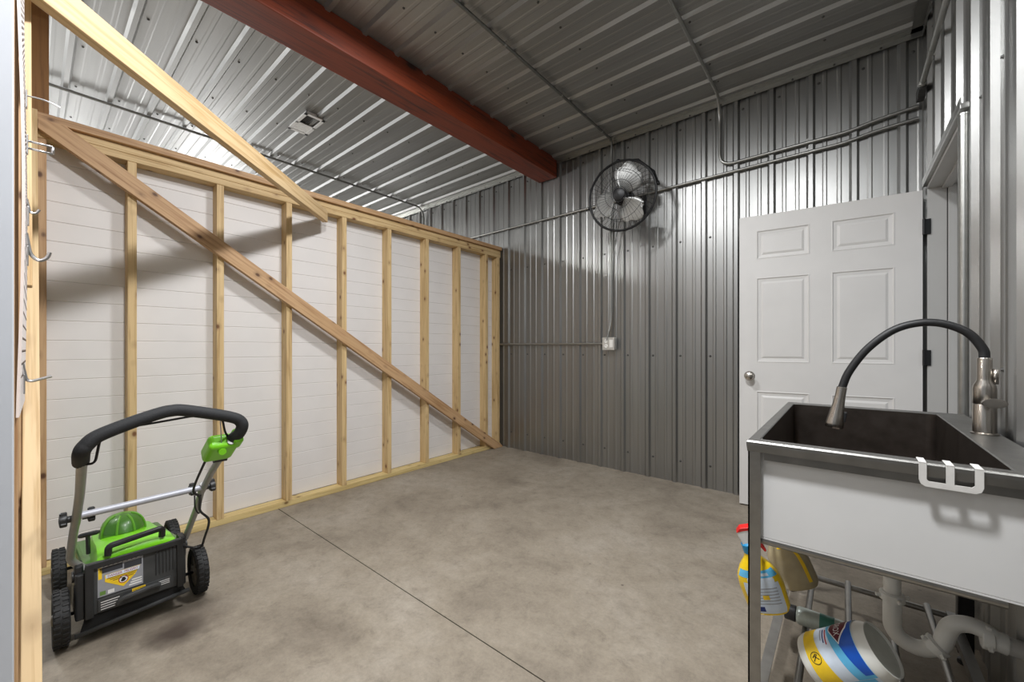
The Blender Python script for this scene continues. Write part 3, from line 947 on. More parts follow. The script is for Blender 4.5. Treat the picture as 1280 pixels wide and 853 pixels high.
# faucet
FX, FY = .318, 1.815
tfa = thing('faucet', 'brushed nickel faucet with black hose spout standing on the sink deck', 'faucet', (FX, FY, SZ))
MB().lathe([(.029, .0), (.029, .004), (.026, .006), (.0255, .006)], Matrix.Translation((FX, FY, SZ)), n=32).build('base_ring', M['nickel'], tfa)
MB().lathe([(.0245, .005), (.0245, .088), (.0235, .09), (.0245, .092), (.0245, .135), (.023, .146), (.017, .158), (.0155, .168), (.0155, .225), (.0145, .227)],
           Matrix.Translation((FX, FY, SZ)), n=32).build('body', M['nickel'], tfa)
MB().tube([(FX + .02, FY - .006, SZ + .150), (FX + .021, FY - .006, SZ + .195)], .0065, n=10).build('hose_clip', M['nickel'], tfa)
hd = V((.16, -.97, .0)).normalized()
mb = MB()
hb_ = V((FX, FY, SZ + .098)) + hd * .02
mb.tube([hb_, hb_ + hd * .012, hb_ + hd * .024, hb_ + hd * .036, hb_ + hd * .041, hb_ + hd * .0415], [.016, .019, .023, .026, .025, .018], n=28, flat=(V((0, 0, 1)), .55))
mb.build('handle', M['nickel'], tfa)
hose = smooth_path([(FX, FY, SZ + .226), (FX - .004, FY, SZ + .255), (FX - .034, FY, SZ + .303), (FX - .085, FY, SZ + .332), (FX - .14, FY, SZ + .336), (FX - .20, FY, SZ + .313),
                    (FX - .262, FY, SZ + .252), (FX - .308, FY, SZ + .175), (FX - .328, FY, SZ + .115)], 8)
MB().tube(hose, .0118, n=16).build('hose_spout', M['blackrubber'], tfa)
p0 = hose[-1]; d0 = (hose[-1] - hose[-3]).normalized(); d0 = (d0 + V((0, 0, -.9))).normalized()
sp = thing  # noqa
mb = MB()
MS = axis(p0 - d0 * .006, d0)
mb.lathe([(.0125, 0), (.0145, .002), (.0148, .03), (.0165, .06), (.0215, .1), (.0255, .13), (.0262, .142), (.0245, .146), (.001, .146)], MS, n=28)
sh = mb.build('spray_head', M['nickel'], tfa)
mb = MB().box((-.007, .018, .082), (.007, .027, .118), M=axis(p0 - d0 * .006, d0), bev=.003)
MSb = frame(p0 - d0 * .006, d0, V((1, 0, 0)))
mb2 = MB().box((.085, .018, -.006), (.12, .028, .006), M=MSb, bev=.003); mb.bm.free()
mb2.build('spray_button', M['blackrubber'], sh)

# over-the-rim hook
HX0, HX1, HZ0 = .126, .222, .815
th = thing('over_rim_hook', 'white three pronged hook rack hanging over the near rim of the sink', 'hook rack', ((HX0 + HX1) / 2, SY0 - .004, SZ))
mb = MB()
yo = SY0 - .0035
xm = (HX0 + HX1) / 2
w = .0062
out = [(HX0, SZ), (HX0, HZ0 + .010), (HX0 + .003, HZ0 + .001), (HX0 + .011, HZ0 - .004), (HX1 - .011, HZ0 - .004), (HX1 - .003, HZ0 + .001), (HX1, HZ0 + .010), (HX1, SZ),
       (HX1 - 2 * w, SZ), (HX1 - 2 * w, HZ0 + .012), (HX1 - 2 * w - .004, HZ0 + .008), (xm + w, HZ0 + .008), (xm + w, SZ), (xm - w, SZ), (xm - w, HZ0 + .008), (HX0 + 2 * w + .004, HZ0 + .008), (HX0 + 2 * w, HZ0 + .012), (HX0 + 2 * w, SZ)]
mb.prism([(x, yo - .002, z) for x, z in out], (0, .003, 0))
for x in (HX0 + w, xm, HX1 - w):
    mb.box((x - w, yo - .002, SZ + .0002), (x + w, BY0 - .004, SZ + .0028), bev=.0006)
mb.build('straps', M['hookwhite'], th)

# drain and trap
td = thing('drain_trap', 'white plastic drain trap and pipe under the sink', 'drain pipe', (DRX, DRY, .2))
PX, PY, PR = .112, 1.72, .0225
MB().tube([(PX, PY, .592), (PX, PY, .34)], PR * .93, n=20).build('tailpiece', M['pvc'], td)
def slip_nut(c, d, r=.0305):
    mb = MB()
    Mx = axis(c, d)
    mb.lathe([(r * .86, -.014), (r, -.012), (r, .008), (r * .8, .013)], Mx, n=24)
    for k in range(4):
        a = math.pi / 2 * k + .4
        mb.box((-.004, r - .004, -.006), (.004, r + .012, .004), M=Mx @ Matrix.Rotation(a, 4, 'Z'), bev=.0015)
    return mb.build('slip_nut', M['pvc'], td)
slip_nut((PX, PY, .345), (0, 0, 1))
ub = [V((PX, PY, .345)), V((PX, PY, .262))] + arc((PX + .052, PY, .262), (1, 0, 0), (0, 0, 1), .052, 180, 325, 14)
MB().tube(ub, PR, n=20).build('trap_bend', M['pvc'], td)
e_ = ub[-1]
dirE = (ub[-1] - ub[-2]).normalized()
slip_nut(e_, dirE)
up = smooth_path([e_, e_ + dirE * .02, V((e_.x + .03, PY, .305)), V((e_.x + .065, PY, .325)), V((e_.x + .105, PY, .316)), V((.31, PY, .303))], 6)
MB().tube(up, PR * .97, n=20).build('trap_arm', M['pvc'], td)
slip_nut((.308, PY, .303), (1, 0, 0))
MB().tube([(.31, PY, .303), (.342, PY, .30)], PR * 1.18, n=20).build('coupling', M['pvc'], td)
MB().tube([(.335, PY, .3), (.378, PY, .297)], PR * 1.02, n=20).build('waste_pipe', M['pvcgrey'], td)

# ------------------------------------------------------------------ things on the sink shelf
ST = SHZ + .0105
# wipes tub, lying on its side
cA = V((-.070, 1.474, .194)); cB = V((.077, 1.446, .319))
wd = (cB - cA).normalized(); WL = (cB - cA).length; WR = .0705
tw = thing('wipes_tub', 'large white wipes tub with blue and yellow label lying on the sink shelf', 'wipes tub', cA + V((0, 0, -WR)))
WM = frame(cA, wd, V((0, 0, 1)))       # local x along the tub, y up, z = sideways
WM = Matrix((wd.cross(V((0, 0, 1))) * -1, V((0, 0, 1)), wd)).transposed().to_4x4()
xa_ = V((0, 0, 1)).cross(wd).normalized()
WM = Matrix((xa_, wd.cross(xa_), wd)).transposed().to_4x4(); WM.translation = cA
MB().lathe([(.001, .003), (WR * .8, .003), (WR * .84, 0), (WR * .93, .004), (WR * .985, .014), (WR, .03), (WR, WL * .82), (WR * .97, WL * .9), (WR * .90, WL * .95), (WR * .88, WL), (WR * .84, WL), (WR * .84, WL * .93)], WM, n=48, cap=False).build('tub_body', M['milk'], tw)
MB().lathe([(WR * .84, WL * .965), (WR * .6, WL * .96), (.02, WL * .955), (.001, WL * .955)], WM, n=40, cap=False).build('tub_mouth', M['milkin'], tw)
# angle on the tub surface: 0 where it faces the camera-side, positive towards the top
camdir = (V((0, 0, 1.1176)) - (cA + cB) / 2); camdir = (camdir - wd * camdir.dot(wd)).normalized()
lx = xa_; ly = wd.cross(xa_)
ang0 = math.atan2(camdir.dot(ly), camdir.dot(lx))
topv = V((0, 0, 1)); sgn_ = 1 if math.sin((math.atan2(topv.dot(ly), topv.dot(lx)) - ang0)) > 0 else -1
def wp(s_, a, off=.0006):
    """s_: metres along the tub from its base, a: degrees above the camera-facing line"""
    t_ = ang0 + sgn_ * math.radians(a)
    return cA + wd * s_ + (lx * math.cos(t_) + ly * math.sin(t_)) * (WR + off)
def patch(mb, fn0, fn1, a0, a1, mi, off, n=24):
    """between two edges s = fn0(a), s = fn1(a)"""
    grid = []
    for i in range(n + 1):
        a = a0 + (a1 - a0) * i / n
        grid.append([wp(fn0(a) + (fn1(a) - fn0(a)) * k / 4, a, off) for k in range(5)])
    mb.sheet(grid, mi=mi)
mb = MB()
patch(mb, lambda a: .026, lambda a: WL * .86, -100, 100, 0, .0005, 40)                                   # pale ground
patch(mb, lambda a: .028, lambda a: .070 + .010 * math.sin(math.radians(-a * 1.5)), -44, 80, 1, .0009)       # yellow field
patch(mb, lambda a: .118 - .00022 * (a + 40), lambda a: WL * .855, -46, 84, 2, .0009)                       # light blue sweep
patch(mb, lambda a: .145 - .00032 * (a + 40), lambda a: WL * .85, -38, 84, 3, .0013)       # deep blue field
patch(mb, lambda a: .03, lambda a: WL * .81, -62, -47, 2, .0009)                                          # light blue foot band
patch(mb, lambda a: .035, lambda a: .075, -60, -50, 4, .0013)
patch(mb, lambda a: .095, lambda a: .115, -61, -49, 3, .0013, 6)
# emblem: dark red arrow-shaped shield with white border
def shield(mb, s0, s1, aT, aB, mi, off):
    n = 14
    grid = []
    for i in range(n + 1):
        f = i / n
        a = aB + (aT - aB) * f
        w = min(1, f * 1.9)
        c = s0 + (s1 - s0) * (.55 + .1 * f)
        h = (s1 - s0) / 2 * max(.03, w)
        grid.append([wp(c - h, a, off), wp(c, a, off), wp(c + h, a, off)])
    mb.sheet(grid, mi=mi)
shield(mb, .098, .150, 84, 22, 5, .0016); shield(mb, .101, .147, 84, 26, 6, .0019)
put_text(mb, 'CLOROX', .024, lambda x, y: wp(.127 + y, 68 - math.degrees(x / WR), .0023), mi=5, sx=.72)
# round seal on the yellow field
for r0, r1 in ((.0145, .0128),):
    nseg = 28
    grid = [[wp(.05 + r * math.cos(2 * math.pi * k / nseg), 6 + math.degrees(r * math.sin(2 * math.pi * k / nseg) / WR), .0014) for r in (r0, r1)] for k in range(nseg + 1)]
    mb.sheet(grid, mi=7)
for (a_, b_) in (((-.008, -.006), (.006, .008)), ((-.004, .006), (.008, -.004)), ((-.008, .002), (.003, .009))):
    a_, b_ = V((*a_, 0)), V((*b_, 0)); nn = (b_ - a_).normalized().cross(V((0, 0, 1))) * .0012
    mb._new([wp(.05 + q.x, 6 + math.degrees(q.y / WR), .0014) for q in (a_ + nn, b_ + nn, b_ - nn, a_ - nn)], [(0, 1, 2, 3)], 7)
# small lines of print
for s_, mi_, l0, l1 in ((.078, 8, 36, 66), (.085, 4, 30, 64), (.092, 9, 26, 62)):
    patch(mb, lambda a: s_, lambda a: s_ + .0032, l0, l1, mi_, .0016, 6)
mb.build('tub_label', [M['lab_pale'], M['lab_yellow'], M['lab_sky'], M['lab_blue'], M['lab_navy'], M['inkwhite'], M['lab_maroon'], M['ink'], M['lab_grey'], M['inkred']], tw, recalc=False)

# aerosol can lying with its cap to the left
kA = V((-.168, 1.745, ST + .030)); kB = V((.02, 1.74, ST + .030)); kd = (kB - kA).normalized(); KL = (kB - kA).length
KMx = axis(kA, kd)
tk = thing('spray_can', 'grey green aerosol can with black cap lying on the shelf behind the wipes tub', 'spray can', kA + V((0, 0, -.03)))
MB().lathe([(.024, .034), (.0285, .04), (.0295, .045), (.0295, KL - .008), (.028, KL - .004), (.0285, KL), (.02, KL - .004), (.001, KL - .006)], KMx, n=32).build('can_body', M['canbody'], tk)
MB().lathe([(.001, 0), (.024, 0), (.026, .003), (.0265, .032), (.001, .032)], KMx, n=32, cap=False).build('cap', M['blackrubber'], tk)
mb = MB()
mb.lathe([(.0297, .10), (.0301, .101), (.0301, .112), (.0297, .114), (.0297, .128), (.0301, .130), (.0301, .139), (.0297, .14)], KMx, n=32, cap=False)
mb.build('printed_bands', M['teal'], tk)

# spray bottles hung by their triggers on the side bar
def spray_bottle(label, base, top, mats, hgt=.205, front=True):
    t = thing('spray_bottle', label, 'spray bottle', base, 'spray bottles under the sink')
    zz = (V(top) - V(base)).normalized(); xx = V((1, .25, 0)); xx = (xx - zz * xx.dot(zz)).normalized()
    B = Matrix((xx, zz.cross(xx), zz)).transposed().to_4x4(); B.translation = V(base)
    mb = MB()
    prof = [(0, .042, .026), (.004, .052, .033), (.02, .060, .036), (.09, .062, .037), (.122, .058, .035), (.15, .043, .030), (.173, .026, .022), (.19, .0165, .0165), (hgt, .016, .016)]
    n = 28; rg = []
    for z, rx, ry in prof:
        rg.append([mb.bm.verts.new(B @ V((rx * math.copysign(abs(math.cos(a)) ** .8, math.cos(a)), ry * math.copysign(abs(math.sin(a)) ** .8, math.sin(a)), z))) for a in [2 * math.pi * k / n for k in range(n)]])
    for A_, B_ in zip(rg, rg[1:]):
        for k in range(n):
            f = mb.bm.faces.new([A_[k], A_[(k + 1) % n], B_[(k + 1) % n], B_[k]]); f.smooth = True
    mb.bm.faces.new(rg[0][::-1]); mb.bm.faces.new(rg[-1])
    mb.build('bottle_body', M[mats[0]], t)
    mb = MB()
    def lab(z0, z1, a0, a1, mi, off):
        gr = []
        for i in range(9):
            z = z0 + (z1 - z0) * i / 8
            for (za, xa, ya), (zb_, xb, yb) in zip(prof, prof[1:]):
                if za <= z <= zb_:
                    f = (z - za) / (zb_ - za); rx, ry = xa + (xb - xa) * f + off, ya + (yb - ya) * f + off; break
            row = []
            for k in range(13):
                a = math.radians(a0 + (a1 - a0) * k / 12)
                row.append(B @ V((rx * math.copysign(abs(math.cos(a)) ** .8, math.cos(a)), ry * math.copysign(abs(math.sin(a)) ** .8, math.sin(a)), z)))
            gr.append(row)
        mb.sheet(gr, mi=mi)
    if front:
        lab(.012, .112, -134, -40, 0, .0010); lab(.112, .128, -118, -52, 0, .0010)
        lab(.02, .036, -122, -95, 4, .0016); lab(.128, .150, -160, -20, 2, .0008); lab(.134, .142, -112, -60, 0, .0012)
        for q in range(6): lab(.044 + q * .01, .0465 + q * .01, -122, -54, 1, .0016)
        lab(.06, .074, -108, -98, 3, .0018); lab(.06, .074, -92, -82, 3, .0018)
    else:
        lab(.03, .155, -64, -52, 3, .0008); lab(.155, .17, -110, -56, 3, .0008)
    mb.build('bottle_label', [M[mats[1]], M['lab_grey'], M['lab_sky'], M['lab_yellow'], M['lab_navy']], t, recalc=False)
    if True:
        MB().lathe([(.017, hgt - .012), (.018, hgt - .008), (.018, hgt + .018), (.013, hgt + .022)], B, n=20).build('collar', M['blue'], t)
        mb = MB().prism([B @ V((-p[0], p[1], p[2])) for p in ((-.062, -.011, hgt + .045), (-.058, -.011, hgt + .066), (-.03, -.011, hgt + .074), (.006, -.011, hgt + .072), (.018, -.011, hgt + .058), (.017, -.011, hgt + .044), (.014, -.011, hgt + .034), (.012, -.011, hgt + .015), (-.012, -.011, hgt + .015), (-.014, -.011, hgt + .036), (-.04, -.011, hgt + .038))],
                        (B.to_3x3() @ V((0, .022, 0))), bev=.003)
        tr = mb.build('trigger_head', M['spraywhite'], t)
        MB().prism([B @ V((-p[0], p[1], p[2])) for p in ((-.05, -.005, hgt + .038), (-.034, -.005, hgt + .038), (-.03, -.005, hgt + .01), (-.04, -.005, hgt - .012), (-.046, -.005, hgt - .01), (-.042, -.005, hgt + .012))], (B.to_3x3() @ V((0, .01, 0))), bev=.002).build('trigger', M['sprayred'], tr)
        MB().prism([B @ V((-p[0], p[1], p[2])) for p in ((-.058, -.012, hgt + .068), (-.03, -.012, hgt + .0755), (.006, -.012, hgt + .0735), (.0185, -.012, hgt + .06), (.0, -.012, hgt + .064), (-.03, -.012, hgt + .066))], (B.to_3x3() @ V((0, .024, 0))), bev=.001).build('trigger_top', M['sprayred'], tr)
    return t
spray_bottle('yellow spray bottle with white and red trigger hanging behind the near sink leg', (-.182, 1.488, .298), (-.236, 1.436, .505), ('bottleyellow', 'lab_pale'))
spray_bottle('dull clear plastic spray bottle hanging behind the yellow spray bottle', (-.118, 1.70, .300), (-.196, 1.645, .505), ('bottleclear', 'bottleclear'), front=False)

# ------------------------------------------------------------------ lawn mower
CY = .282
tm = thing('lawn_mower', 'lime green and black push lawn mower with folding handle on the concrete floor', 'lawn mower', (-2.5, CY, 0))
def wheel(x, y, R_, out):
    mb = MB()
    W = .044
    MW = axis((x, y - out * W / 2, R_), (0, out, 0))
    mb.lathe([(R_ * .66, .002), (R_ * .9, 0), (R_ * .965, .006), (R_ * .97, W * .5), (R_ * .965, W - .006), (R_ * .9, W), (R_ * .66, W - .002), (R_ * .64, W * .5), (R_ * .66, .002)], MW, n=40, cap=False)
    for k in range(30):
        a = 2 * math.pi * k / 30
        for s_ in (0, 1):
            aa = a + (.1 if s_ else 0)
            mb.box((R_ * .95, -.0045, .003 + s_ * W * .5), (R_, .0045, W * .46 + s_ * W * .5), M=MW @ Matrix.Rotation(aa, 4, 'Z'), bev=.001, seg=1)
    w = mb.build('wheel', M['tyre'], tm)
    mb = MB()
    mb.lathe([(.001, .010), (R_ * .62, .010), (R_ * .68, .006), (R_ * .68, W - .006), (R_ * .62, W - .010), (.001, W - .010)], MW, n=36, cap=False)
    for k in range(6):
        mb.box((.014, -.006, .006), (R_ * .62, .006, W - .006), M=MW @ Matrix.Rotation(k * math.pi / 3, 4, 'Z'), bev=.002)
    mb.lathe([(.001, -.003), (.018, -.002), (.022, .006), (.022, W - .006), (.018, W + .002), (.001, W + .003)], MW, n=24, cap=False)
    mb.build('wheel_hub', M['hubgrey'], w)
    return w
wheel(-2.265, .072, .103, -1); wheel(-2.285, .492, .103, 1); wheel(-2.76, .082, .1, -1); wheel(-2.76, .482, .1, 1)
# deck
mb = MB()
deck = [(-2.90, .07), (-2.905, .11), (-2.88, .17), (-2.80, .2), (-2.5, .235), (-2.34, .262), (-2.23, .262), (-2.225, .12), (-2.3, .075)]
mb.prism([(x, CY - .152, z) for x, z in deck], (0, .304, 0), bev=.012)
mb.build('deck', M['dkgreen'], tm)
mb = MB()
for y0, y1, yk in ((CY - .176, CY - .148, CY - .165), (CY + .136, CY + .152, CY + .145)):
    mb = MB()
    mb.prism([(-2.42, y0, .08), (-2.42, y0, .2), (-2.31, y0, .262), (-2.22, y0, .262), (-2.212, y0, .09)], (0, y1 - y0, 0), bev=.006)
    mb.lathe([(.001, -.02), (.02, -.018), (.022, 0), (.02, .018), (.001, .02)], axis((-2.262, yk, .245), (0, 1, 0)), n=16, cap=False)
    mb.box((-2.30, yk - .012, .20), (-2.235, yk + .012, .29), bev=.006)
    mb.build('chassis_bracket', M['black'], tm)
MB().tube([(-2.272, .08, .103), (-2.272, .49, .103)], .007, n=10).build('axle', M['blackmetal'], tm)
MB().tube([(-2.76, .09, .1), (-2.76, .48, .1)], .007, n=10).build('axle', M['blackmetal'], tm)
# top shell
mb = MB()
rows = []
for x, z, w in ((-2.218, .292, .142), (-2.235, .312, .14), (-2.30, .318, .135), (-2.42, .303, .128), (-2.55, .278, .125), (-2.70, .26, .12), (-2.83, .205, .11)):
    row = []
    for k in range(13):
        g = k / 12 * 2 - 1
        row.append((x, CY + w * g, z - .028 * abs(g) ** 4 - .035 * (abs(g) ** 16)))
    rows.append(row)
mb.sheet(rows)
ob = mb.build('top_shell', M['green'], tm)
md = ob.modifiers.new('thick', 'SOLIDIFY'); md.thickness = .012; md.offset = -1
# motor dome with its dark window
mb = MB()
DMc = Matrix.Translation((-2.55, CY - .012, .268)) @ Matrix.Diagonal((1.1, .84, .92, 1))
mb.lathe([(.092, 0), (.09, .03), (.08, .062), (.062, .085), (.035, .096), (.001, .099)], DMc, n=32, cap=False)
dome = mb.build('motor_cover', M['midgreen'], tm)
mb = MB()
mb.lathe([(.0915, .034), (.0815, .066), (.063, .0885), (.035, .0995), (.001, .1025)], DMc, n=24, a0=math.radians(-62), a1=math.radians(62))
mb.build('dark_window', M['dkgreen'], dome)
mb = MB()
for a in (-66, -22, 22, 66):
    pts = [DMc @ V((r * math.cos(math.radians(a)), r * math.sin(math.radians(a)), z)) for r, z in ((.093, .0), (.0925, .032), (.083, .064), (.064, .088), (.036, .1))]
    mb.tube(smooth_path(pts, 3), .0045, n=6)
mb.build('dome_ribs', M['midgreen'], dome)
# rear discharge door with labels
RX = -2.203
def rp(y, z, off=0.0):       # point on the slanted rear panel
    return V((RX + off - (z - .10) * .06, y, z))
mb = MB()
PY0, PY1, PZ0, PZ1 = CY - .150, CY + .138, .098, .292
mb.prism([rp(PY0, PZ0), rp(PY1, PZ0), rp(PY1, PZ1), rp(PY0, PZ1)], (-.02, 0, 0), bev=.004)
pan = mb.build('rear_door', M['black2'], tm)
mb = MB()
for y0, y1 in ((PY0 - .002, PY0 + .022), (PY1 - .02, PY1 + .002)):
    mb.prism([rp(y0, PZ0 - .004, .002), rp(y1, PZ0 - .004, .002), rp(y1, PZ1, .002), rp(y0, PZ1, .002)], (.01, 0, 0), bev=.003)
mb.prism([rp(PY0, PZ1 - .02, .002), rp(PY1, PZ1 - .02, .002), rp(PY1, PZ1 + .004, .002), rp(PY0, PZ1 + .004, .002)], (.01, 0, 0), bev=.003)
for k in range(6):
    y = CY + .05 + k * .011
    mb.prism([rp(y, .175, .0), rp(y + .004, .175, .0), rp(y + .004, PZ1 - .026, .0), rp(y, PZ1 - .026, .0)], (.004, 0, 0))
mb.build('door_frame', M['black'], pan)
mb = MB()
mb.prism([rp(CY - .118, .104, .0), rp(CY + .10, .104, .0), rp(CY + .1, .152, .0), rp(CY - .118, .152, .0)], (.006, 0, 0), bev=.002)
gp = smooth_path([rp(CY - .062, .112, .006), rp(CY - .05, .128, .012), rp(CY - .01, .134, .016), rp(CY + .04, .138, .014), rp(CY + .062, .132, .01)], 5)
mb.tube(gp, .011, n=10)
mb.build('grip_recess', M['black2'], pan)
mb = MB()
def lr(y0, y1, z0, z1, mi, off):
    mb._new([rp(y0, z0, off), rp(y1, z0, off), rp(y1, z1, off), rp(y0, z1, off)], [(0, 1, 2, 3)], mi)
lr(CY - .118, CY + .012, .158, .272, 0, .0015)
lr(CY - .112, CY - .048, .245, .266, 1, .002); lr(CY - .044, CY + .008, .238, .262, 1, .002)
lr(CY - .112, CY - .096, .163, .178, 4, .002); lr(CY - .09, CY - .072, .162, .176, 2, .002)
lr(CY - .116, CY - .106, .225, .268, 3, .002)
mb._new([rp(y, z, .0022) for y, z in ((CY - .098, .236), (CY - .098, .21), (CY - .046, .172), (CY - .012, .206), (CY + .004, .236))], [(0, 1, 2, 3, 4)], 3)
mb._new([rp(y, z, .0024) for y, z in ((CY - .096, .235), (CY - .096, .222), (CY + .0, .222), (CY + .002, .235))], [(0, 1, 2, 3)], 5)
nseg = 20
for r0, r1, mi_, of in ((.0145, 0, 6, .0026), (.0118, 0, 2, .0028)):
    mb._new([rp(CY - .046 + r0 * math.cos(2 * math.pi * k / nseg), .2 + r0 * math.sin(2 * math.pi * k / nseg), of) for k in range(nseg)], [tuple(range(nseg))], mi_)
mb._new([rp(CY - .046 + y, .2 + z, .003) for y, z in ((-.008, -.003), (-.003, .007), (.004, .006), (.008, -.002), (.002, -.008), (-.005, -.008))], [tuple(range(6))], 7)
put_text(mb, 'DANGER  PELIGRO', .0125, lambda x, y: rp(CY - .047 + x, .2285 + y, .003), mi=6, sx=.82)
for q in range(3): lr(CY - .092 + q * .008, CY - .004 - q * .006, .2185 - q * .006, .2205 - q * .006, 7, .003)
for q in range(9): lr(CY - .112 + q * .0132, CY - .1035 + q * .0132, .2675, .2715, 2, .0024)
for q in range(3): lr(CY - .03 + q * .004, CY + .008, .166 + q * .009, .171 + q * .009, 2, .002)
for q in range(4): lr(CY - .11, CY - .07 + q * .004, .111 + q * .009, .114 + q * .009, 2, .0072)
for q in range(3): lr(CY + .058, CY + .094, .128 + q * .007, .1305 + q * .007, 2, .0072)
lr(CY - .022, CY + .018, .140, .152, 3, .0075)
put_text(mb, 'CAUTION', .0085, lambda x, y: rp(CY - .002 + x, .146 + y, .008), mi=7, sx=.9)
mb.build('warning_labels', [M['lab_grey'], M['lab_dk'], M['lab_white'], M['lab_yellow'], M['lab_orange'], M['lab_pale'], M['inkred'], M['ink']], pan, recalc=False)
# trailing flap and bar
mb = MB()
mb.prism([(RX - .005, CY - .15, .1), (RX + .006, CY - .165, .045), (RX + .006, CY + .152, .062), (RX - .005, CY + .136, .1)], (-.008, 0, 0))
mb.build('rubber_flap', M['void'], tm)
MB().tube([(RX + .008, CY - .178, .045), (RX + .004, CY + .16, .066)], .0085, n=10).build('flap_bar', M['black2'], tm)
# carry handle on top of the rear door
hp = rounded([(-2.222, CY - .088, .308), (-2.214, CY - .088, .343), (-2.226, CY + .075, .356), (-2.236, CY + .075, .318)], .014, 4)
mb = MB().tube(hp, .0115, n=10)
mb.build('carry_handle', M['black'], tm)
# height lever on the left
mb = MB()
mb.tube([(-2.40, .152, .27), (-2.395, .150, .345)], .007, n=8)
mb.tube(smooth_path([(-2.42, .126, .343), (-2.395, .150, .352), (-2.375, .182, .358)], 4), [.006] + [.0095] * 7 + [.006], n=8)
mb.build('height_lever', M['black'], tm)
# handle: lower arms, upper arms, cross bar, grip
def arm(pts, rr, nm, mat, flat=None):
    return MB().tube(rounded(pts, .04, 6), rr, n=12, flat=flat).build(nm, mat, tm)
LJ, RJ = V((-2.12, .108, .517)), V((-2.12, .470, .52))
arm([(-2.262, .134, .265), (-2.272, .095, .306), (-2.20, .101, .43), LJ + V((.02, 0, .03))], .0125, 'lower_arm', M['tube'])
arm([(-2.285, .445, .262), (-2.26, .462, .335), (-2.19, .468, .42), RJ + V((.02, 0, .02))], .0125, 'lower_arm', M['tube'])
GL, GR = V((-1.74, .0985, .800)), V((-1.70, .468, .80))
arm([LJ + V((-.03, -.004, -.04)), LJ + V((.14, -.002, .11)), GL + V((-.02, 0, -.02))], .0125, 'upper_arm', M['tube'])
arm([RJ + V((-.02, .004, -.02)), RJ + V((.14, .002, .1)), GR + V((-.02, 0, -.02))], .0125, 'upper_arm', M['tube'])
MB().tube([LJ + V((.01, -.004, .0)), RJ + V((.01, .0, .004))], .0125, n=12).build('cross_bar', M['tubesilver'], tm)
gx = -1.69
gp = smooth_path([GL + V((-.05, -.001, -.03)), (-1.70, .094, .816), (gx, .104, .838), (gx, .128, .860), (gx, .196, .8875), (gx, .262, .9085), (gx, .292, .9135), (gx, .322, .912), (gx, .395, .892), (gx, .452, .8735), (gx, .482, .858), (-1.692, .494, .835), GR + V((-.008, .02, .005)), GR + V((-.035, .006, -.015))], 6)
MB().tube(gp, .0195, n=16).build('foam_grip', M['foam'], tm)
bl = rounded([GL + V((-.05, -.012, -.034)), GL + V((-.01, .026, -.034)), (-1.72, .132, .838), (-1.71, .14, .87), (-1.715, .24, .875), (-1.715, .36, .886), (-1.70, .435, .87), (-1.72, .448, .815), GR + V((-.04, -.004, -.01))], .02, 5)
MB().tube(bl, .0035, n=8).build('bail_lever', M['blackmetal'], tm)
# control box
ub_ = (GR - RJ).normalized()
sb_ = V((0, 1, 0)); nb_ = sb_.cross(ub_).normalized()
c0 = RJ + ub_ * .405 + V((0, -.014, .008))
CM = Matrix((ub_, sb_, ub_.cross(sb_))).transposed().to_4x4(); CM.translation = c0
mb = MB()
mb.box((-.068, -.052, -.03), (.062, .042, .026), M=CM, bev=.016, seg=4)
mb.box((.02, .018, -.026), (.085, .05, .03), M=CM, bev=.010, seg=3)
cb_ = mb.build('control_box', M['green'], tm)
mb = MB().tube([CM @ V((.03, -.012, -.026)), CM @ V((.045, -.012, -.04))], .012, n=12)
mb.build('start_button', M['green'], cb_)
MB().tube([CM @ V((.05, -.014, -.024)), V((-1.712, .432, .868))], .0016, n=6).build('pull_cable', M['tubesilver'], tm)
cbl = smooth_path([CM @ V((-.06, -.03, .0)), RJ + V((.10, -.05, .03)), RJ + V((.06, -.022, -.02)), RJ + V((.05, -.018, -.08)), RJ + V((.05, .012, -.13)), RJ + V((.04, .0, -.20)), RJ + V((-.04, .0, -.27)), (-2.22, .425, .255)], 8)
MB().tube(cbl, .0045, n=8).build('power_cable', M['blackrubber'], tm)
lp = smooth_path([RJ + V((.02, -.03, -.02)), RJ + V((.03, -.03, -.07)), RJ + V((.02, -.015, -.1)), RJ + V((.0, -.005, -.07)), RJ + V((.0, -.005, -.03))], 6)
MB().tube(lp, .003, n=6).build('cable_loop', M['blackrubber'], tm)
MB().tube([RJ + ub_ * .315 + V((0, -.022, 0)), RJ + ub_ * .315 + V((0, .02, 0))], .0165, n=12).build('cable_clamp', M['blackrubber'], tm)
def knob(c, d):
    mb = MB()
    Mx = axis(c, d)
    mb.lathe([(.001, 0), (.012, .0), (.012, .012), (.02, .014), (.022, .02), (.02, .032), (.001, .034)], Mx, n=20, cap=False)
    for k in range(3):
        mb.box((-.008, .0, .013), (.008, .028, .032), M=Mx @ Matrix.Rotation(k * 2.094, 4, 'Z'), bev=.004)
    mb.build('clamp_knob', M['black'], tm)
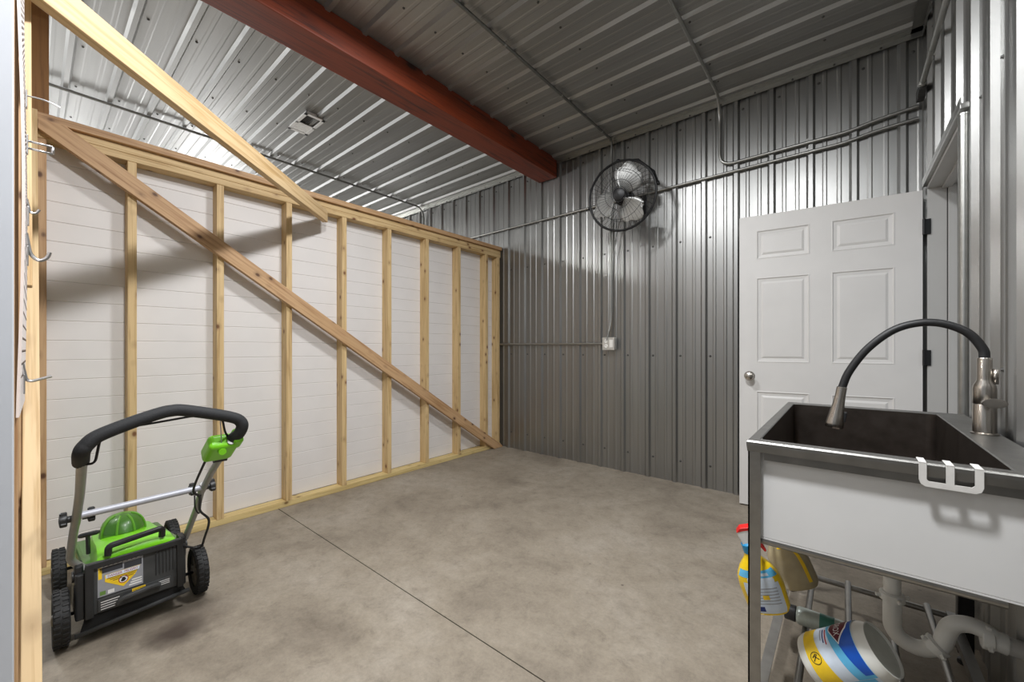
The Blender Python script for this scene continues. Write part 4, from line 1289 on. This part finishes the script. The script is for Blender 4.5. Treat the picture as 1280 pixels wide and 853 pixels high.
knob(LJ + V((-.015, -.012, -.012)), (.0, -1, .0)); knob(LJ + V((-.015, .012, -.012)), (0, 1, 0))
knob(RJ + V((.0, -.012, -.0)), (0, -1, 0)); knob(RJ + V((.0, .012, 0)), (0, 1, 0))

# ------------------------------------------------------------------ lights
def area(name, loc, rot, sx, sy, power, color=(1, 1, 1)):
    l = bpy.data.lights.new(name, 'AREA'); l.shape = 'RECTANGLE'; l.size = sx; l.size_y = sy; l.energy = power; l.color = color
    o = bpy.data.objects.new(name, l); COL.objects.link(o); o.location = loc; o.rotation_euler = rot
    return o
def point(name, loc, power, r=.06, color=(1, 1, 1)):
    l = bpy.data.lights.new(name, 'POINT'); l.energy = power; l.shadow_soft_size = r; l.color = color
    o = bpy.data.objects.new(name, l); COL.objects.link(o); o.location = loc
    return o
area('room_light', (-.46, .50, 2.985), (0, 0, 0), .2, .2, 84, (.97, .982, 1))
area('room_light', (-1.4, 1.40, 2.985), (0, 0, 0), .25, .25, 38, (.97, .982, 1))
for y in (-.6, -1.3):
    point('hall_lamp_and_fill', (-4.0, y, 2.607), 40, .05)
for x, y, p in ((-7.3, -.9, 150), (-7.3, 1.7, 125), (-8.8, .4, 120)):
    point('hall_lamp_and_fill', (x, y, 2.1), p, .25)  # unseen fill points added to light the ceiling beyond the stud wall evenly
W = bpy.data.worlds.new('surroundings'); SC.world = W; W.use_nodes = True
W.node_tree.nodes['Background'].inputs['Color'].default_value = (.9, .95, 1.0, 1)
W.node_tree.nodes['Background'].inputs['Strength'].default_value = .35

# ------------------------------------------------------------------ camera
cam = bpy.data.cameras.new('camera'); co = bpy.data.objects.new('camera', cam); COL.objects.link(co)
co.location = (0, 0, 1.1176); co.rotation_euler = (math.radians(90), 0, math.radians(39.7738))
cam.sensor_width = 36; cam.lens = 500.7053 / 1280 * 36
cam.shift_y = (435.5793 - 426.5) / 1280
cam.clip_start = .02
SC.camera = co
vs = SC.view_settings
vs.view_transform = 'Standard'; vs.look = 'None'; vs.gamma = 1; vs.use_curve_mapping = False; vs.exposure = 0.0
